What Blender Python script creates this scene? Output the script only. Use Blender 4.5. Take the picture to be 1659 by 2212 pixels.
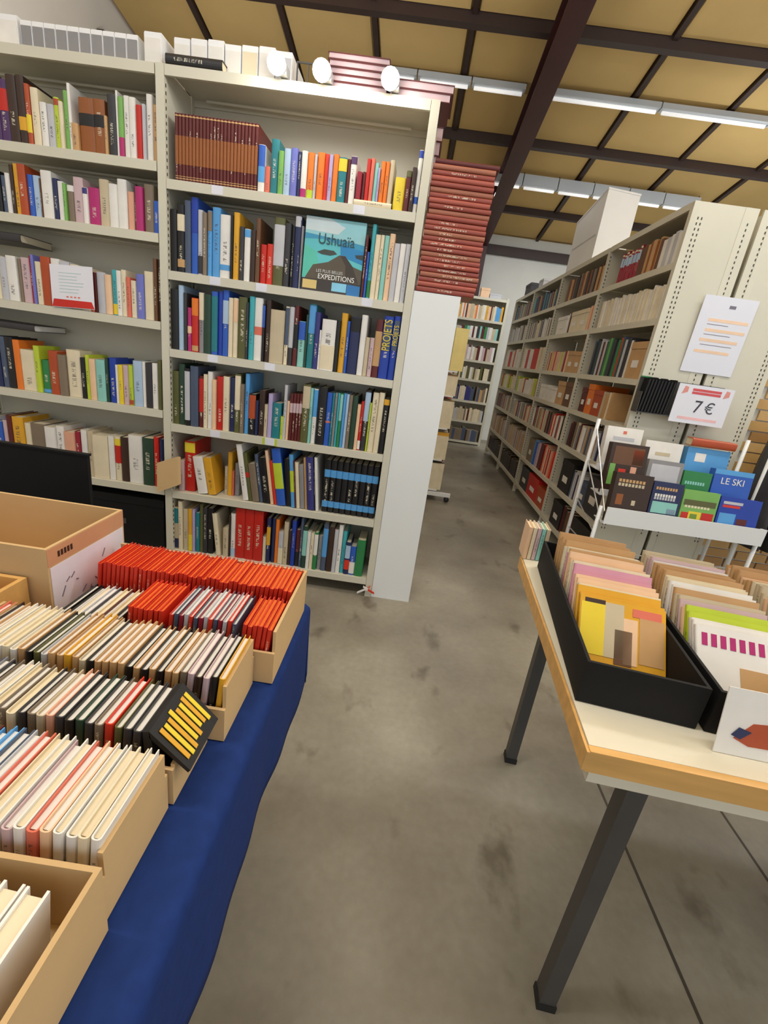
import bpy, math, random
from mathutils import Vector, Matrix
random.seed(7)
for o in list(bpy.data.objects): bpy.data.objects.remove(o)
scene = bpy.context.scene
COL = scene.collection
R_ = math.radians

# ------------------------------------------------------------------ camera
CAM = Vector((0, 0, 1.2958)); FPX = 986.0
YAW, PIT, ROL = R_(-0.9056), R_(-18.992), R_(8.1067)
fw = Vector((math.sin(YAW)*math.cos(PIT), math.cos(YAW)*math.cos(PIT), math.sin(PIT)))
r0 = Vector((math.cos(YAW), -math.sin(YAW), 0)); u0 = r0.cross(fw)
rt = r0*math.cos(ROL)+u0*math.sin(ROL); up = u0*math.cos(ROL)-r0*math.sin(ROL)
cam = bpy.data.cameras.new('camera'); camo = bpy.data.objects.new('camera', cam); COL.objects.link(camo)
cam.sensor_fit = 'HORIZONTAL'; cam.sensor_width = 36; cam.lens = FPX/1659*36
cam.clip_start = 0.02; cam.clip_end = 60
m = Matrix((rt, up, -fw)).transposed().to_4x4(); m.translation = CAM; camo.matrix_world = m
scene.camera = camo
vs = scene.view_settings
vs.view_transform = 'Standard'; vs.look = 'None'; vs.gamma = 1; vs.use_curve_mapping = False
vs.exposure = 0.2

# ------------------------------------------------------------------ world and hall lights
w = bpy.data.worlds.new('hall'); scene.world = w; w.use_nodes = True
bg = w.node_tree.nodes['Background']; bg.inputs[0].default_value = (.90, .96, 1.0, 1); bg.inputs[1].default_value = .92
LAMPS = [  # x, y, z, length, power : fluorescent trunks, the last two added to light the roof (housings built further down)
    (0.6, 0.6, 3.55, 3.0, 26), (2.6, 2.2, 3.55, 3.0, 36), (-1.6, 0.4, 3.55, 2.4, 18),
    (3.0, 5.62, 3.83, 4.0, 24), (1.9, 7.0, 3.49, 2.6, 36),
    (-1.5, 3.7, 2.5, 2.0, 9), (3.3, 5.5, 2.7, 1.2, 8)]
for (x, y, z, L, P) in LAMPS:
    a = bpy.data.lights.new('tube_light', 'AREA'); a.shape = 'RECTANGLE'; a.size = L; a.size_y = .12
    a.energy = P; a.color = (.95, .985, 1)
    o = bpy.data.objects.new('tube_light', a); COL.objects.link(o); o.location = (x, y, z-.07)
    if y < 5 or z < 3:                                   # up-facing lights added above the closed housings to brighten the roof
        u = a.copy(); u.energy = P*((2.6 if x < 0 else 1.0) if z < 3 else 2.4); o = bpy.data.objects.new('roof_fill_light', u); COL.objects.link(o); o.location = (x, y, z+.09); o.rotation_euler = (math.pi, 0, 0)

# ------------------------------------------------------------------ measuring helpers (a picture point onto a real plane)
def ray(x, y): return rt*((x-829.5)/FPX) - up*((y-1106)/FPX) + fw
def at_y(x, y, Y): d = ray(x, y); return CAM+d*(Y/d.y)
def at_z(x, y, Z): d = ray(x, y); return CAM+d*((Z-CAM.z)/d.z)
def at_x(x, y, X): d = ray(x, y); return CAM+d*(X/d.x)
def pix(p):
    p = Vector(p)-CAM; d = p.dot(fw); return 829.5+FPX*p.dot(rt)/d, 1106-FPX*p.dot(up)/d
def z_for(X, Y, py):
    lo, hi = 0, 4
    for _ in range(30):
        mid = (lo+hi)/2
        if pix((X, Y, mid))[1] > py: lo = mid
        else: hi = mid
    return lo

# ------------------------------------------------------------------ colours and materials
def lin(c): c /= 255; return c/12.92 if c <= .04045 else ((c+.055)/1.055)**2.4
def rgb(r, g, b): return (lin(r), lin(g), lin(b), 1)
PAL = dict(black=(24,22,24), charcoal=(52,50,54), grey=(140,138,140), silver=(192,192,198), white=(232,228,222), cream=(228,214,184),
  beige=(200,184,154), tan=(196,154,104), taupe=(128,112,94), brown=(104,68,42), leather=(146,84,38), umber=(58,38,28), maroon=(92,28,26), crimson=(150,28,48),
  red=(196,36,24), scarlet=(214,52,32), rust=(176,74,34), coral=(220,112,90), salmon=(226,166,138), peach=(236,196,158), orange=(232,122,36),
  mustard=(222,164,40), yellow=(232,204,50), lime=(188,206,54), green=(44,128,72), leaf=(122,176,88), olive=(92,92,50), forest=(38,66,50),
  teal=(34,122,132), turquoise=(66,172,182), aqua=(140,200,190), sky=(86,158,218), pale_blue=(172,196,222), blue=(44,92,188), cobalt=(30,62,164),
  navy=(34,42,84), slate=(74,86,110), indigo=(52,52,120), periwinkle=(112,118,196), lilac=(178,164,208), purple=(78,46,96), magenta=(178,38,110),
  pink=(214,150,170), mauve=(204,176,180), oxblood=(150,70,58), brick_red=(168,84,68), russet=(164,100,76))
def C_(n): return rgb(*PAL[n])
def word(n): return n.replace('_', ' ')

def newmat(name):
    mt = bpy.data.materials.new(name); mt.use_nodes = True
    nt = mt.node_tree; return mt, nt, nt.nodes['Principled BSDF']
def N(nt, t, **k):
    n = nt.nodes.new(t)
    for a, b in k.items(): setattr(n, a, b)
    return n
def math_(nt, op, a, b=None):
    n = N(nt, 'ShaderNodeMath', operation=op)
    for i, v in enumerate((a, b)):
        if v is None: continue
        if isinstance(v, (int, float)): n.inputs[i].default_value = v
        else: nt.links.new(v, n.inputs[i])
    return n.outputs[0]
def simple(name, col, rough=.5, var=.12, scale=6, metal=0, bump=0, spec=.5, stretch=None):
    mt, nt, b = newmat(name)
    tc = N(nt, 'ShaderNodeTexCoord'); no = N(nt, 'ShaderNodeTexNoise'); no.inputs['Scale'].default_value = scale; no.inputs['Detail'].default_value = 5
    src = tc.outputs['Object']
    if stretch:
        mp = N(nt, 'ShaderNodeMapping'); mp.inputs['Scale'].default_value = stretch; nt.links.new(src, mp.inputs[0]); src = mp.outputs[0]
    nt.links.new(src, no.inputs['Vector'])
    rp = N(nt, 'ShaderNodeValToRGB'); c = Vector(col[:3])
    rp.color_ramp.elements[0].position = .3; rp.color_ramp.elements[1].position = .7
    rp.color_ramp.elements[0].color = (*(c*(1-var)), 1); rp.color_ramp.elements[1].color = (*(c*(1+var*.6)), 1)
    nt.links.new(no.outputs['Fac'], rp.inputs[0]); nt.links.new(rp.outputs[0], b.inputs['Base Color'])
    b.inputs['Roughness'].default_value = rough; b.inputs['Metallic'].default_value = metal; b.inputs['Specular IOR Level'].default_value = spec
    if bump:
        bp = N(nt, 'ShaderNodeBump'); bp.inputs['Strength'].default_value = bump; bp.inputs['Distance'].default_value = .004
        nt.links.new(no.outputs['Fac'], bp.inputs['Height']); nt.links.new(bp.outputs[0], b.inputs['Normal'])
    return mt
def objcol(name, rough, marks):
    """colour from the object; spines carry blurred print along the middle"""
    mt, nt, b = newmat(name)
    oi = N(nt, 'ShaderNodeObjectInfo'); tc = N(nt, 'ShaderNodeTexCoord')
    col = oi.outputs['Color']
    no = N(nt, 'ShaderNodeTexNoise'); no.inputs['Scale'].default_value = 9; no.inputs['Detail'].default_value = 4
    nt.links.new(tc.outputs['Object'], no.inputs['Vector'])
    hs = N(nt, 'ShaderNodeHueSaturation'); nt.links.new(col, hs.inputs['Color'])
    nt.links.new(math_(nt, 'ADD', math_(nt, 'MULTIPLY', no.outputs['Fac'], .34), .83), hs.inputs['Value'])
    out = hs.outputs[0]
    if marks:
        sp = N(nt, 'ShaderNodeSeparateXYZ'); nt.links.new(tc.outputs['Generated'], sp.inputs[0])
        gx, gy, gz = sp.outputs
        rnd = oi.outputs['Random']
        cx = math_(nt, 'LESS_THAN', math_(nt, 'ABSOLUTE', math_(nt, 'SUBTRACT', gx, .5)), .17)
        lo = math_(nt, 'ADD', math_(nt, 'MULTIPLY', rnd, .3), .12)
        cz = math_(nt, 'MULTIPLY', math_(nt, 'GREATER_THAN', gz, lo), math_(nt, 'LESS_THAN', gz, math_(nt, 'ADD', lo, math_(nt, 'ADD', math_(nt, 'MULTIPLY', math_(nt, 'FRACT', math_(nt, 'MULTIPLY', rnd, 17.3)), .35), .2))))
        cy = math_(nt, 'LESS_THAN', gy, .06)
        cb = N(nt, 'ShaderNodeCombineXYZ'); nt.links.new(math_(nt, 'MULTIPLY', gx, 2.8), cb.inputs[0]); nt.links.new(math_(nt, 'MULTIPLY', rnd, 90), cb.inputs[1]); nt.links.new(math_(nt, 'MULTIPLY', gz, 62), cb.inputs[2])
        n2 = N(nt, 'ShaderNodeTexNoise'); n2.inputs['Scale'].default_value = 1; n2.inputs['Detail'].default_value = 1; nt.links.new(cb.outputs[0], n2.inputs['Vector'])
        pt = math_(nt, 'GREATER_THAN', n2.outputs['Fac'], .52)
        has = math_(nt, 'GREATER_THAN', math_(nt, 'FRACT', math_(nt, 'MULTIPLY', rnd, 7.77)), .35)
        mask = math_(nt, 'MULTIPLY', math_(nt, 'MULTIPLY', cx, cz), math_(nt, 'MULTIPLY', math_(nt, 'MULTIPLY', cy, pt), math_(nt, 'MULTIPLY', has, .7)))
        bw = N(nt, 'ShaderNodeRGBToBW'); nt.links.new(col, bw.inputs[0])
        dark = math_(nt, 'LESS_THAN', bw.outputs[0], .22)
        mk = N(nt, 'ShaderNodeMix', data_type='RGBA'); nt.links.new(dark, mk.inputs['Factor'])
        mk.inputs['A'].default_value = (.06, .05, .06, 1); mk.inputs['B'].default_value = (.72, .66, .52, 1)
        mx = N(nt, 'ShaderNodeMix', data_type='RGBA'); nt.links.new(mask, mx.inputs['Factor']); nt.links.new(out, mx.inputs['A']); nt.links.new(mk.outputs['Result'], mx.inputs['B'])
        out = mx.outputs['Result']
    nt.links.new(out, b.inputs['Base Color']); b.inputs['Roughness'].default_value = rough
    return mt
M = {}
M['cover'] = objcol('printed_cover', .42, True)
M['plain'] = objcol('coloured_card', .5, False)
M['paper'] = objcol('paper_edges', .85, False)
M['steel'] = simple('cream_enamel_steel', rgb(211, 206, 188), .38, .05, 3)
M['whiteboard'] = simple('white_laminate', rgb(232, 234, 234), .4, .03, 2)
M['whitebox'] = simple('white_board_box', rgb(240, 240, 242), .55, .04, 3)
M['card'] = simple('cardboard', rgb(208, 174, 126), .85, .05, 7, bump=.06, spec=.2)
M['cardin'] = simple('cardboard_inside', rgb(186, 158, 116), .85, .08, 8, spec=.2)
M['blackbox'] = simple('black_board', rgb(15, 14, 15), .7, .15, 8, spec=.3)
M['darksteel'] = simple('dark_painted_steel', rgb(70, 68, 66), .45, .1, 8)
M['cloth'] = simple('blue_cloth', rgb(27, 51, 110), .85, .12, 60, bump=.2, spec=.2)
M['wood'] = simple('pale_wood', rgb(222, 172, 100), .5, .15, 3, stretch=(2, 14, 14))
M['tabletop'] = simple('cream_laminate', rgb(226, 218, 196), .4, .04, 5)
M['slot'] = simple('slot_shadow', rgb(70, 64, 54), .8, .05, 5)
M['roofpanel'] = simple('tan_roof_board', rgb(208, 175, 115), .85, .10, 1.2, spec=.15)
M['purlin'] = simple('dark_brown_steel', rgb(58, 40, 34), .55, .12, 4)
M['rafter'] = simple('oxblood_steel', rgb(66, 30, 28), .5, .15, 3)
M['wall'] = simple('painted_block_wall', rgb(222, 220, 212), .8, .06, 2)
M['wallw'] = simple('white_partition', rgb(224, 216, 206), .8, .04, 2)
M['chrome'] = simple('zinc_wire', rgb(200, 200, 200), .3, .05, 5, metal=.6)
M['caster'] = simple('black_rubber', rgb(26, 26, 26), .6, .1, 5)
M['grey'] = simple('grey_housing', rgb(188, 192, 196), .45, .05, 3)
M['sheet'] = simple('laminated_paper', rgb(226, 226, 236), .12, .02, 3, spec=.8)
def emit(name, col, s):
    mt, nt, b = newmat(name); b.inputs['Emission Color'].default_value = col; b.inputs['Emission Strength'].default_value = s
    no = N(nt, 'ShaderNodeTexNoise'); no.inputs['Scale'].default_value = 2; rp = N(nt, 'ShaderNodeValToRGB')
    rp.color_ramp.elements[0].color = (col[0]*.9, col[1]*.9, col[2]*.9, 1); rp.color_ramp.elements[1].color = col
    nt.links.new(no.outputs[0], rp.inputs[0]); nt.links.new(rp.outputs[0], b.inputs['Base Color']); return mt
M['bulb'] = emit('lit_bulb', (1, .98, .92, 1), 26)
M['tube'] = emit('lit_tube', (1, .98, .95, 1), .45)
# concrete
mt, nt, b = newmat('stained_concrete')
tc = N(nt, 'ShaderNodeTexCoord')
def noise(sc, det, sx=(1, 1, 1)):
    mp = N(nt, 'ShaderNodeMapping'); mp.inputs['Scale'].default_value = sx; nt.links.new(tc.outputs['Object'], mp.inputs[0])
    n = N(nt, 'ShaderNodeTexNoise'); n.inputs['Scale'].default_value = sc; n.inputs['Detail'].default_value = det; nt.links.new(mp.outputs[0], n.inputs['Vector']); return n.outputs['Fac']
def ramp(fac, stops):
    r = N(nt, 'ShaderNodeValToRGB'); e = r.color_ramp.elements
    e[0].position, e[0].color = stops[0]; e[1].position, e[1].color = stops[-1]
    for p, c in stops[1:-1]: q = e.new(p); q.color = c
    nt.links.new(fac, r.inputs[0]); return r.outputs[0]
base = ramp(noise(1.1, 8), [(.32, rgb(114, 106, 95)), (.5, rgb(145, 138, 124)), (.66, rgb(174, 168, 154))])
def mul(a, bb, f=1):
    x = N(nt, 'ShaderNodeMix', data_type='RGBA', blend_type='MULTIPLY'); x.inputs['Factor'].default_value = f
    nt.links.new(a, x.inputs['A']); nt.links.new(bb, x.inputs['B']); return x.outputs['Result']
st = ramp(noise(5.5, 6, (1, .7, 1)), [(.29, (.40, .36, .31, 1)), (.39, (.9, .9, .88, 1)), (1, (1, 1, 1, 1))])
fn = ramp(noise(38, 4), [(.3, (.88, .87, .85, 1)), (.7, (1.04, 1.04, 1.04, 1))])
c1 = mul(mul(base, st, .8), fn, .7)
nt.links.new(c1, b.inputs['Base Color']); b.inputs['Roughness'].default_value = .40
bp = N(nt, 'ShaderNodeBump'); bp.inputs['Strength'].default_value = .12; bp.inputs['Distance'].default_value = .005; nt.links.new(noise(30, 5), bp.inputs['Height']); nt.links.new(bp.outputs[0], b.inputs['Normal'])
M['concrete'] = mt

# ------------------------------------------------------------------ mesh helpers
class MB:
    def __init__(s): s.v = []; s.f = []; s.c = []
    def box(s, x0, x1, y0, y1, z0, z1, col=None, top=None):
        i = len(s.v)
        s.v += [(x0,y0,z0),(x1,y0,z0),(x1,y1,z0),(x0,y1,z0),(x0,y0,z1),(x1,y0,z1),(x1,y1,z1),(x0,y1,z1)]
        s.f += [(i,i+3,i+2,i+1),(i+4,i+5,i+6,i+7),(i,i+1,i+5,i+4),(i+1,i+2,i+6,i+5),(i+2,i+3,i+7,i+6),(i+3,i,i+4,i+7)]
        s.c += [col, top or col, col, col, col, col]
        return s
    def hexa(s, pts):
        i = len(s.v); s.v += [tuple(p) for p in pts]
        s.f += [(i,i+3,i+2,i+1),(i+4,i+5,i+6,i+7),(i,i+1,i+5,i+4),(i+1,i+2,i+6,i+5),(i+2,i+3,i+7,i+6),(i+3,i,i+4,i+7)]; s.c += [None]*6; return s
    def prism(s, poly, y0, y1):          # polygon in xz extruded along y
        i = len(s.v); n = len(poly)
        s.v += [(x, y0, z) for x, z in poly]+[(x, y1, z) for x, z in poly]
        s.f += [tuple(range(i, i+n)), tuple(range(i+2*n-1, i+n-1, -1))]
        s.f += [(i+k, i+n+k, i+n+(k+1) % n, i+(k+1) % n) for k in range(n)]; s.c += [None]*(n+2); return s
    def tube(s, p, q, r, n=8, r2=None):
        p, q = Vector(p), Vector(q); d = (q-p).normalized(); a = d.orthogonal().normalized(); b2 = d.cross(a); i = len(s.v)
        r2 = r if r2 is None else r2
        for c, rr in ((p, r), (q, r2)):
            for k in range(n): t = 2*math.pi*k/n; s.v.append(tuple(c+(a*math.cos(t)+b2*math.sin(t))*rr))
        s.f += [(i+k, i+(k+1) % n, i+n+(k+1) % n, i+n+k) for k in range(n)]+[tuple(range(i+n-1, i-1, -1)), tuple(range(i+n, i+2*n))]; s.c += [None]*(n+2); return s
    def mesh(s, name, mat):
        me = bpy.data.meshes.new(name); me.from_pydata(s.v, [], s.f); me.materials.append(mat); me.update(); return me
    def build(s, name, mat, parent=None, col=None, smooth=False):
        me = s.mesh(name, mat)
        if smooth:
            for p in me.polygons: p.use_smooth = True
        return link(name, me, parent, col)
def link(name, me, parent=None, col=None):
    o = bpy.data.objects.new(name, me); COL.objects.link(o)
    if parent is not None: o.parent = parent
    if col is not None: o.color = col
    return o
LABELS = {}
def tag(o, label, cat, group=None):
    n = len(label.split()); assert 4 <= n <= 16, label
    o['label'] = label; o['category'] = cat
    if group: o['group'] = group
    if label in LABELS and not group: print('DUP LABEL', label)
    LABELS[label] = 1; return o
def thing(name, label, cat, loc=(0, 0, 0), rotz=0, group=None):
    o = bpy.data.objects.new(name, None); COL.objects.link(o); o.empty_display_size = .05
    o.location = loc; o.rotation_euler = (0, 0, rotz); return tag(o, label, cat, group)
def struct(o): o['kind'] = 'structure'; return o
def ordn(n): return f"{n}{'th' if 10 <= n % 100 <= 20 else {1:'st',2:'nd',3:'rd'}.get(n % 10,'th')}"

# ------------------------------------------------------------------ a bound book: cover shell with rounded spine, page block, printed bands
def arc(w, b):
    return [(-w/2, b), (-w*.40, b*.35), (-w*.2, b*.06), (0, 0), (w*.2, b*.06), (w*.40, b*.35), (w/2, b)]
SHELLS = {}
def shell(w, h, d):
    key = (round(w, 4), round(h, 3), round(d, 3))
    if key in SHELLS: return SHELLS[key]
    t = min(.0025, w*.14); b = min(.006, w*.3)
    out = [(-w/2, d)]+arc(w, b)+[(w/2, d)]
    inn = [(-w/2+t, d)]+[(x*(w-2*t)/w, y+t) for x, y in arc(w, b)]+[(w/2-t, d)]
    n = len(out); v = []
    for z in (0, h): v += [(x, y, z) for x, y in out]+[(x, y, z) for x, y in inn]
    f = []
    for k in range(n-1):
        f += [(k, k+1, 2*n+k+1, 2*n+k), (n+k+1, n+k, 3*n+k, 3*n+k+1), (k+1, k, n+k, n+k+1), (2*n+k, 2*n+k+1, 3*n+k+1, 3*n+k)]
    f += [(0, 2*n, 3*n, n), (n-1, 2*n-1, 4*n-1, 3*n-1)]
    me = bpy.data.meshes.new('book_cover'); me.from_pydata(v, [], f); me.materials.append(M['cover']); me.update()
    pb = MB().box(-w/2+t*1.05, w/2-t*1.05, b+t*1.2, d-.004, .003, h-.004).mesh('page_block', M['paper'])
    SHELLS[key] = (me, pb); return me, pb
def book(w, h, d, col, mat4, label, cat='book', group=None, name='book', bands=(), pages=None, page_name='page_block'):
    me, pb = shell(w, h, d)
    o = link(name, me, None, C_(col)); o.matrix_world = mat4
    pg = link(page_name, pb, o, C_(pages) if pages else rgb(222, 208, 178))
    b = min(.006, w*.3)
    for (bc, z0, z1) in bands:
        pts = [(x*1.03, y-.0009) for x, y in arc(w, b)]; n = len(pts)
        v = [(x, y, h*z0) for x, y in pts]+[(x, y, h*z1) for x, y in pts]+[(x*.97, y+.0007, h*z0) for x, y in pts]+[(x*.97, y+.0007, h*z1) for x, y in pts]
        f = [(k, k+1, n+k+1, n+k) for k in range(n-1)]+[(n+k, n+k+1, 3*n+k+1, 3*n+k) for k in range(n-1)]+[(k+1, k, 2*n+k, 2*n+k+1) for k in range(n-1)]
        mb = bpy.data.meshes.new('spine_band'); mb.from_pydata(v, [], f); mb.materials.append(M['plain']); mb.update()
        link('spine_band', mb, o, C_(bc))
    return tag(o, label, cat, group)
def place(x, y, z, rz=0, ry=0, rx=0):
    return Matrix.Translation((x, y, z)) @ Matrix.Rotation(rz, 4, 'Z') @ Matrix.Rotation(ry, 4, 'Y') @ Matrix.Rotation(rx, 4, 'X')
def size_word(w, h):
    return ('thick ' if w > .05 else 'slim ' if w < .017 else '')+('tall ' if h > .29 else 'short ' if h < .19 else '')
def text(s, size, loc, rot, parent, col, name='lettering', mat='plain', sx=1, ext=.0005, align='CENTER'):
    cu = bpy.data.curves.new('t', 'FONT'); cu.body = s; cu.size = size; cu.extrude = ext; cu.align_x = align; cu.align_y = 'CENTER'
    tmp = bpy.data.objects.new('t', cu); COL.objects.link(tmp)
    dg = bpy.context.evaluated_depsgraph_get(); me = bpy.data.meshes.new_from_object(tmp.evaluated_get(dg))
    bpy.data.objects.remove(tmp); me.materials.clear(); me.materials.append(M[mat])
    o = link(name, me, parent, col); o.location = loc; o.rotation_euler = rot; o.scale = (sx, 1, 1); return o
# ================================================================== the hall
fl = struct(MB().box(-3.25, 7, -5, 8.8, -.1, 0).build('floor', M['concrete']))
for X, ys in ((.846, ((-3, .2), (.2, 1.32))), (1.25, ((-3, .2), (.2, 1.25)))):
    for y0, y1 in ys:
        MB().box(X-.004, X+.004, y0, y1, -.02, .0008).build('expansion_joint', M['slot'], fl)
struct(MB().box(-3.25, 7, 8.8, 9.0, 0, 3.4).build('wall_back', M['wall']))
struct(MB().box(-3.45, -3.25, -5, 9.0, 0, 4.9).build('wall_left', M['wallw']))
SL = -.17
def roofz(y): return 3.4+SL*(y-8.8)
bms = [-3.25, -2.44, -1.61, -.77, .085, .84, 1.75, 2.68, 3.55, 4.42, 5.3, 6.2, 7.0]
pys = [-5, -3.7, -2.24, -.78, .68, 2.12, 3.56, 5.0, 6.43, 7.9, 8.8]
ceil = MB(); 
ceil.hexa([(-3.25, -5, roofz(-5)+.06), (7, -5, roofz(-5)+.06), (7, 9, roofz(9)+.06), (-3.25, 9, roofz(9)+.06),
           (-3.25, -5, roofz(-5)+.12), (7, -5, roofz(-5)+.12), (7, 9, roofz(9)+.12), (-3.25, 9, roofz(9)+.12)])
ceiling = struct(ceil.build('ceiling', M['roofpanel']))
for i in range(len(bms)-1):
    for j in range(len(pys)-1):
        a, b_, c, d = bms[i]+.012, bms[i+1]-.012, pys[j]+.02, pys[j+1]-.02; g = .03
        MB().hexa([(a+g, c+g, roofz(c+g)+.004), (b_-g, c+g, roofz(c+g)+.004), (b_-g, d-g, roofz(d-g)+.004), (a+g, d-g, roofz(d-g)+.004),
                   (a, c, roofz(c)+.05), (b_, c, roofz(c)+.05), (b_, d, roofz(d)+.05), (a, d, roofz(d)+.05)]).build('roof_panel', M['roofpanel'], ceiling)
for X in bms[1:-1]:
    MB().hexa([(X-.022, -5, roofz(-5)-.02), (X+.022, -5, roofz(-5)-.02), (X+.022, 8.8, roofz(8.8)-.02), (X-.022, 8.8, roofz(8.8)-.02),
               (X-.022, -5, roofz(-5)+.05), (X+.022, -5, roofz(-5)+.05), (X+.022, 8.8, roofz(8.8)+.05), (X-.022, 8.8, roofz(8.8)+.05)]).build('roof_batten', M['purlin'], ceiling)
for Y in pys[1:-1]:
    z = roofz(Y)
    MB().box(-3.25, 7, Y-.04, Y+.04, z-.07, z+.045).build('purlin', M['purlin'], ceiling)
# portal frame: rafter (I section) and its column at the back wall
def slopebox(mb, x0, x1, dz0, dz1, y0=-5, y1=8.62):
    mb.hexa([(x0, y0, roofz(y0)+dz0), (x1, y0, roofz(y0)+dz0), (x1, y1, roofz(y1)+dz0), (x0, y1, roofz(y1)+dz0),
             (x0, y0, roofz(y0)+dz1), (x1, y0, roofz(y0)+dz1), (x1, y1, roofz(y1)+dz1), (x0, y1, roofz(y1)+dz1)])
mb = MB(); slopebox(mb, .73, .92, -.30, -.285); slopebox(mb, .73, .92, -.085, -.07); slopebox(mb, .81, .84, -.285, -.085)
rafter = struct(mb.build('trim_1', M['rafter']))
mb = MB().box(.73, .92, 8.50, 8.53, 0, 3.16).box(.73, .92, 8.76, 8.79, 0, 3.16).box(.81, .84, 8.53, 8.76, 0, 3.16)
struct(mb.build('trim_2', M['rafter']))
struct(MB().box(-3.25, 7, 8.72, 8.795, 3.1, 3.24).build('trim_3', M['purlin']))
struct(MB().box(-3.245, -3.18, 5.1, 5.9, 3.62, 3.68).build('trim_4', M['darksteel']))

# fluorescent trunks: housing, tubes, hangers
def trunk(x0, x1, y, z, h, n, label, lit=True, posts=False):
    t = thing('fluorescent_trunk', label, 'ceiling light', ((x0+x1)/2, y, z), group=None)
    L = (x1-x0)/n
    for k in range(n):
        a = x0-(x0+x1)/2+k*L
        hs = MB().box(a+.006, a+L-.006, -.05, .05, 0, h).build('housing', M['grey'], t)
        if lit: MB().tube((a+.03, 0, -.018), (a+L-.03, 0, -.018), .016, 10).build('tube', M['tube'], hs, smooth=True)
    for k in range(n+1):
        a = x0-(x0+x1)/2+k*L
        if posts: MB().tube((a*.97, 0, -z), (a*.97, 0, 0), .014, 8).build('post', M['darksteel'], t); continue
        MB().tube((a*.99, 0, h), (a*.99, 0, max(h+.03, roofz(y)-z-.01)), .006, 6).build('hanger', M['darksteel'], t)
    return t
trunk(-.9, .70, 5.62, 3.868, .045, 3, 'thin white light trunk left of the dark rafter')
trunk(.95, 5.2, 5.62, 3.868, .045, 4, 'thin white light trunk right of the dark rafter')
trunk(.60, 3.3, 7.0, 3.545, .12, 6, 'deep grey light trunk in short sections beyond the thin ones')
trunk(-.9, 2.1, .6, 3.55, .06, 2, 'white light trunk overhead between the two book tables')
trunk(1.1, 4.1, 2.2, 3.55, .06, 2, 'white light trunk overhead on the right of the aisle')
trunk(-2.5, -.5, 3.7, 2.5, .06, 2, 'added roof fill light on posts hidden behind the spotlit bay', posts=True)  # unseen fixture added to brighten the left part of the roof
trunk(2.7, 3.9, 5.5, 2.7, .06, 1, 'added roof fill light on posts unseen behind the right aisle shelves', posts=True)  # added out of sight to lift the right side of the roof
trunk(-2.8, -.4, .4, 3.55, .06, 2, 'white light trunk overhead on the far left')

# ================================================================== steel shelf units
D = 2.2756; XL, XR = -1.176, -.080; DEP = .28; LIP = .037; TOPZ = 2.278
def slots(mbx, x, y, z0, z1, axis, pitch=.026):
    z = z0
    while z < z1:
        if axis == 'x': mbx.box(x-.0006, x+.0006, y-.003, y+.003, z, z+.012)
        else: mbx.box(x-.003, x+.003, y-.0006, y+.0006, z, z+.012)
        z += pitch
def shelf_mesh(w, dep, t=LIP):
    return MB().box(-w/2, w/2, .0, dep, t-.004, t).box(-w/2, w/2, 0, .012, 0, t-.004).box(-w/2, w/2, dep-.01, dep, .008, t-.004).mesh('shelf', M['steel'])
def upright_mesh(dep, h, w=.036):
    return MB().box(-w/2, w/2, 0, .03, 0, h).box(-w/2, w/2, dep-.03, dep, 0, h).box(-w/2+.004, w/2-.004, .03, dep-.03, .03, h-.005).mesh('upright', M['steel'])
def unit(label, x0, x1, y, bottoms, rotz=0, loc=(0, 0, 0), left=True, right=True, dep=DEP, h=TOPZ, back=True):
    """x0..x1 inner width, front at y (local); bottoms of shelves, the highest is the top"""
    t = thing('shelf_unit', label, 'bookshelf', loc, rotz); w = x1-x0
    sm = shelf_mesh(w-.002, dep); um = upright_mesh(dep, h)
    for z in bottoms: link('shelf', sm, t).location = ((x0+x1)/2, y, z)
    if left: link('upright', um, t).location = (x0-.0185, y, 0)
    if right: link('upright', um, t).location = (x1+.0185, y, 0)
    if back: MB().box(x0, x1, y+dep+.001, y+dep+.005, .06, h-.02).build('back_panel', M['steel'], t)
    for z in bottoms[:-1]:
        if z > .3: MB().tube((x0+.08, y+dep*.8, z+.016), (x1-.08, y+dep*.8, z+.016), .006, 8).build('brace', M['steel'], t)
    p = MB()
    for sx, s2 in ((x0, .0005), (x1, -.0005)):
        slots(p, sx+s2, y+.012, .15, h-.06, 'x'); slots(p, sx+s2, y+dep-.015, .15, h-.06, 'x')
    o = p.build('perforations', M['slot'], t); o['kind'] = 'stuff'
    return t
ZA = [2.240, 1.843, 1.484, 1.142, .777, .417, .072]
ZB = [2.240, 1.902, 1.628, 1.258, .838, .425, .06]
UA = unit('cream steel bookshelf bay with three spotlights on its top', XL, XR, D, ZA)
UB = unit('cream steel bookshelf bay at the left edge under grey binders', XL-.04-1.10, XL-.04, D, ZB, right=False)
# paper shelf tags on the lips of the spotlit bay
def lip_tag(px, zi, w=.05, cols=('silver',), u=UA, zs=ZA):
    X = at_y(px, pix((0, D, zs[zi]))[1], D).x
    # walk along the lip to the wanted picture column
    a, b_ = pix((XL, D, zs[zi]))[0], pix((XR, D, zs[zi]))[0]
    X = XL+(XR-XL)*(px-a)/(b_-a)
    o = MB().box(X-w/2, X+w/2, D-.0012, D-.0002, zs[zi]+.003, zs[zi]+.036).build('shelf_tag', M['plain'], u, rgb(226, 226, 236))
    if len(cols) > 1:
        for s in (-1, 1): MB().box(X+s*w*.62-.006, X+s*w*.62+.006, D-.0014, D-.0002, zs[zi]+.001, zs[zi]+.037).build('yellow_marker', M['plain'], u, C_('lime'))
for px, zi in ((470, 1), (775, 1), (465, 2), (565, 2), (792, 2), (460, 3), (583, 3), (465, 4)): lip_tag(px, zi)
lip_tag(583, 4, .05, ('silver', 'lime'))
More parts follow.
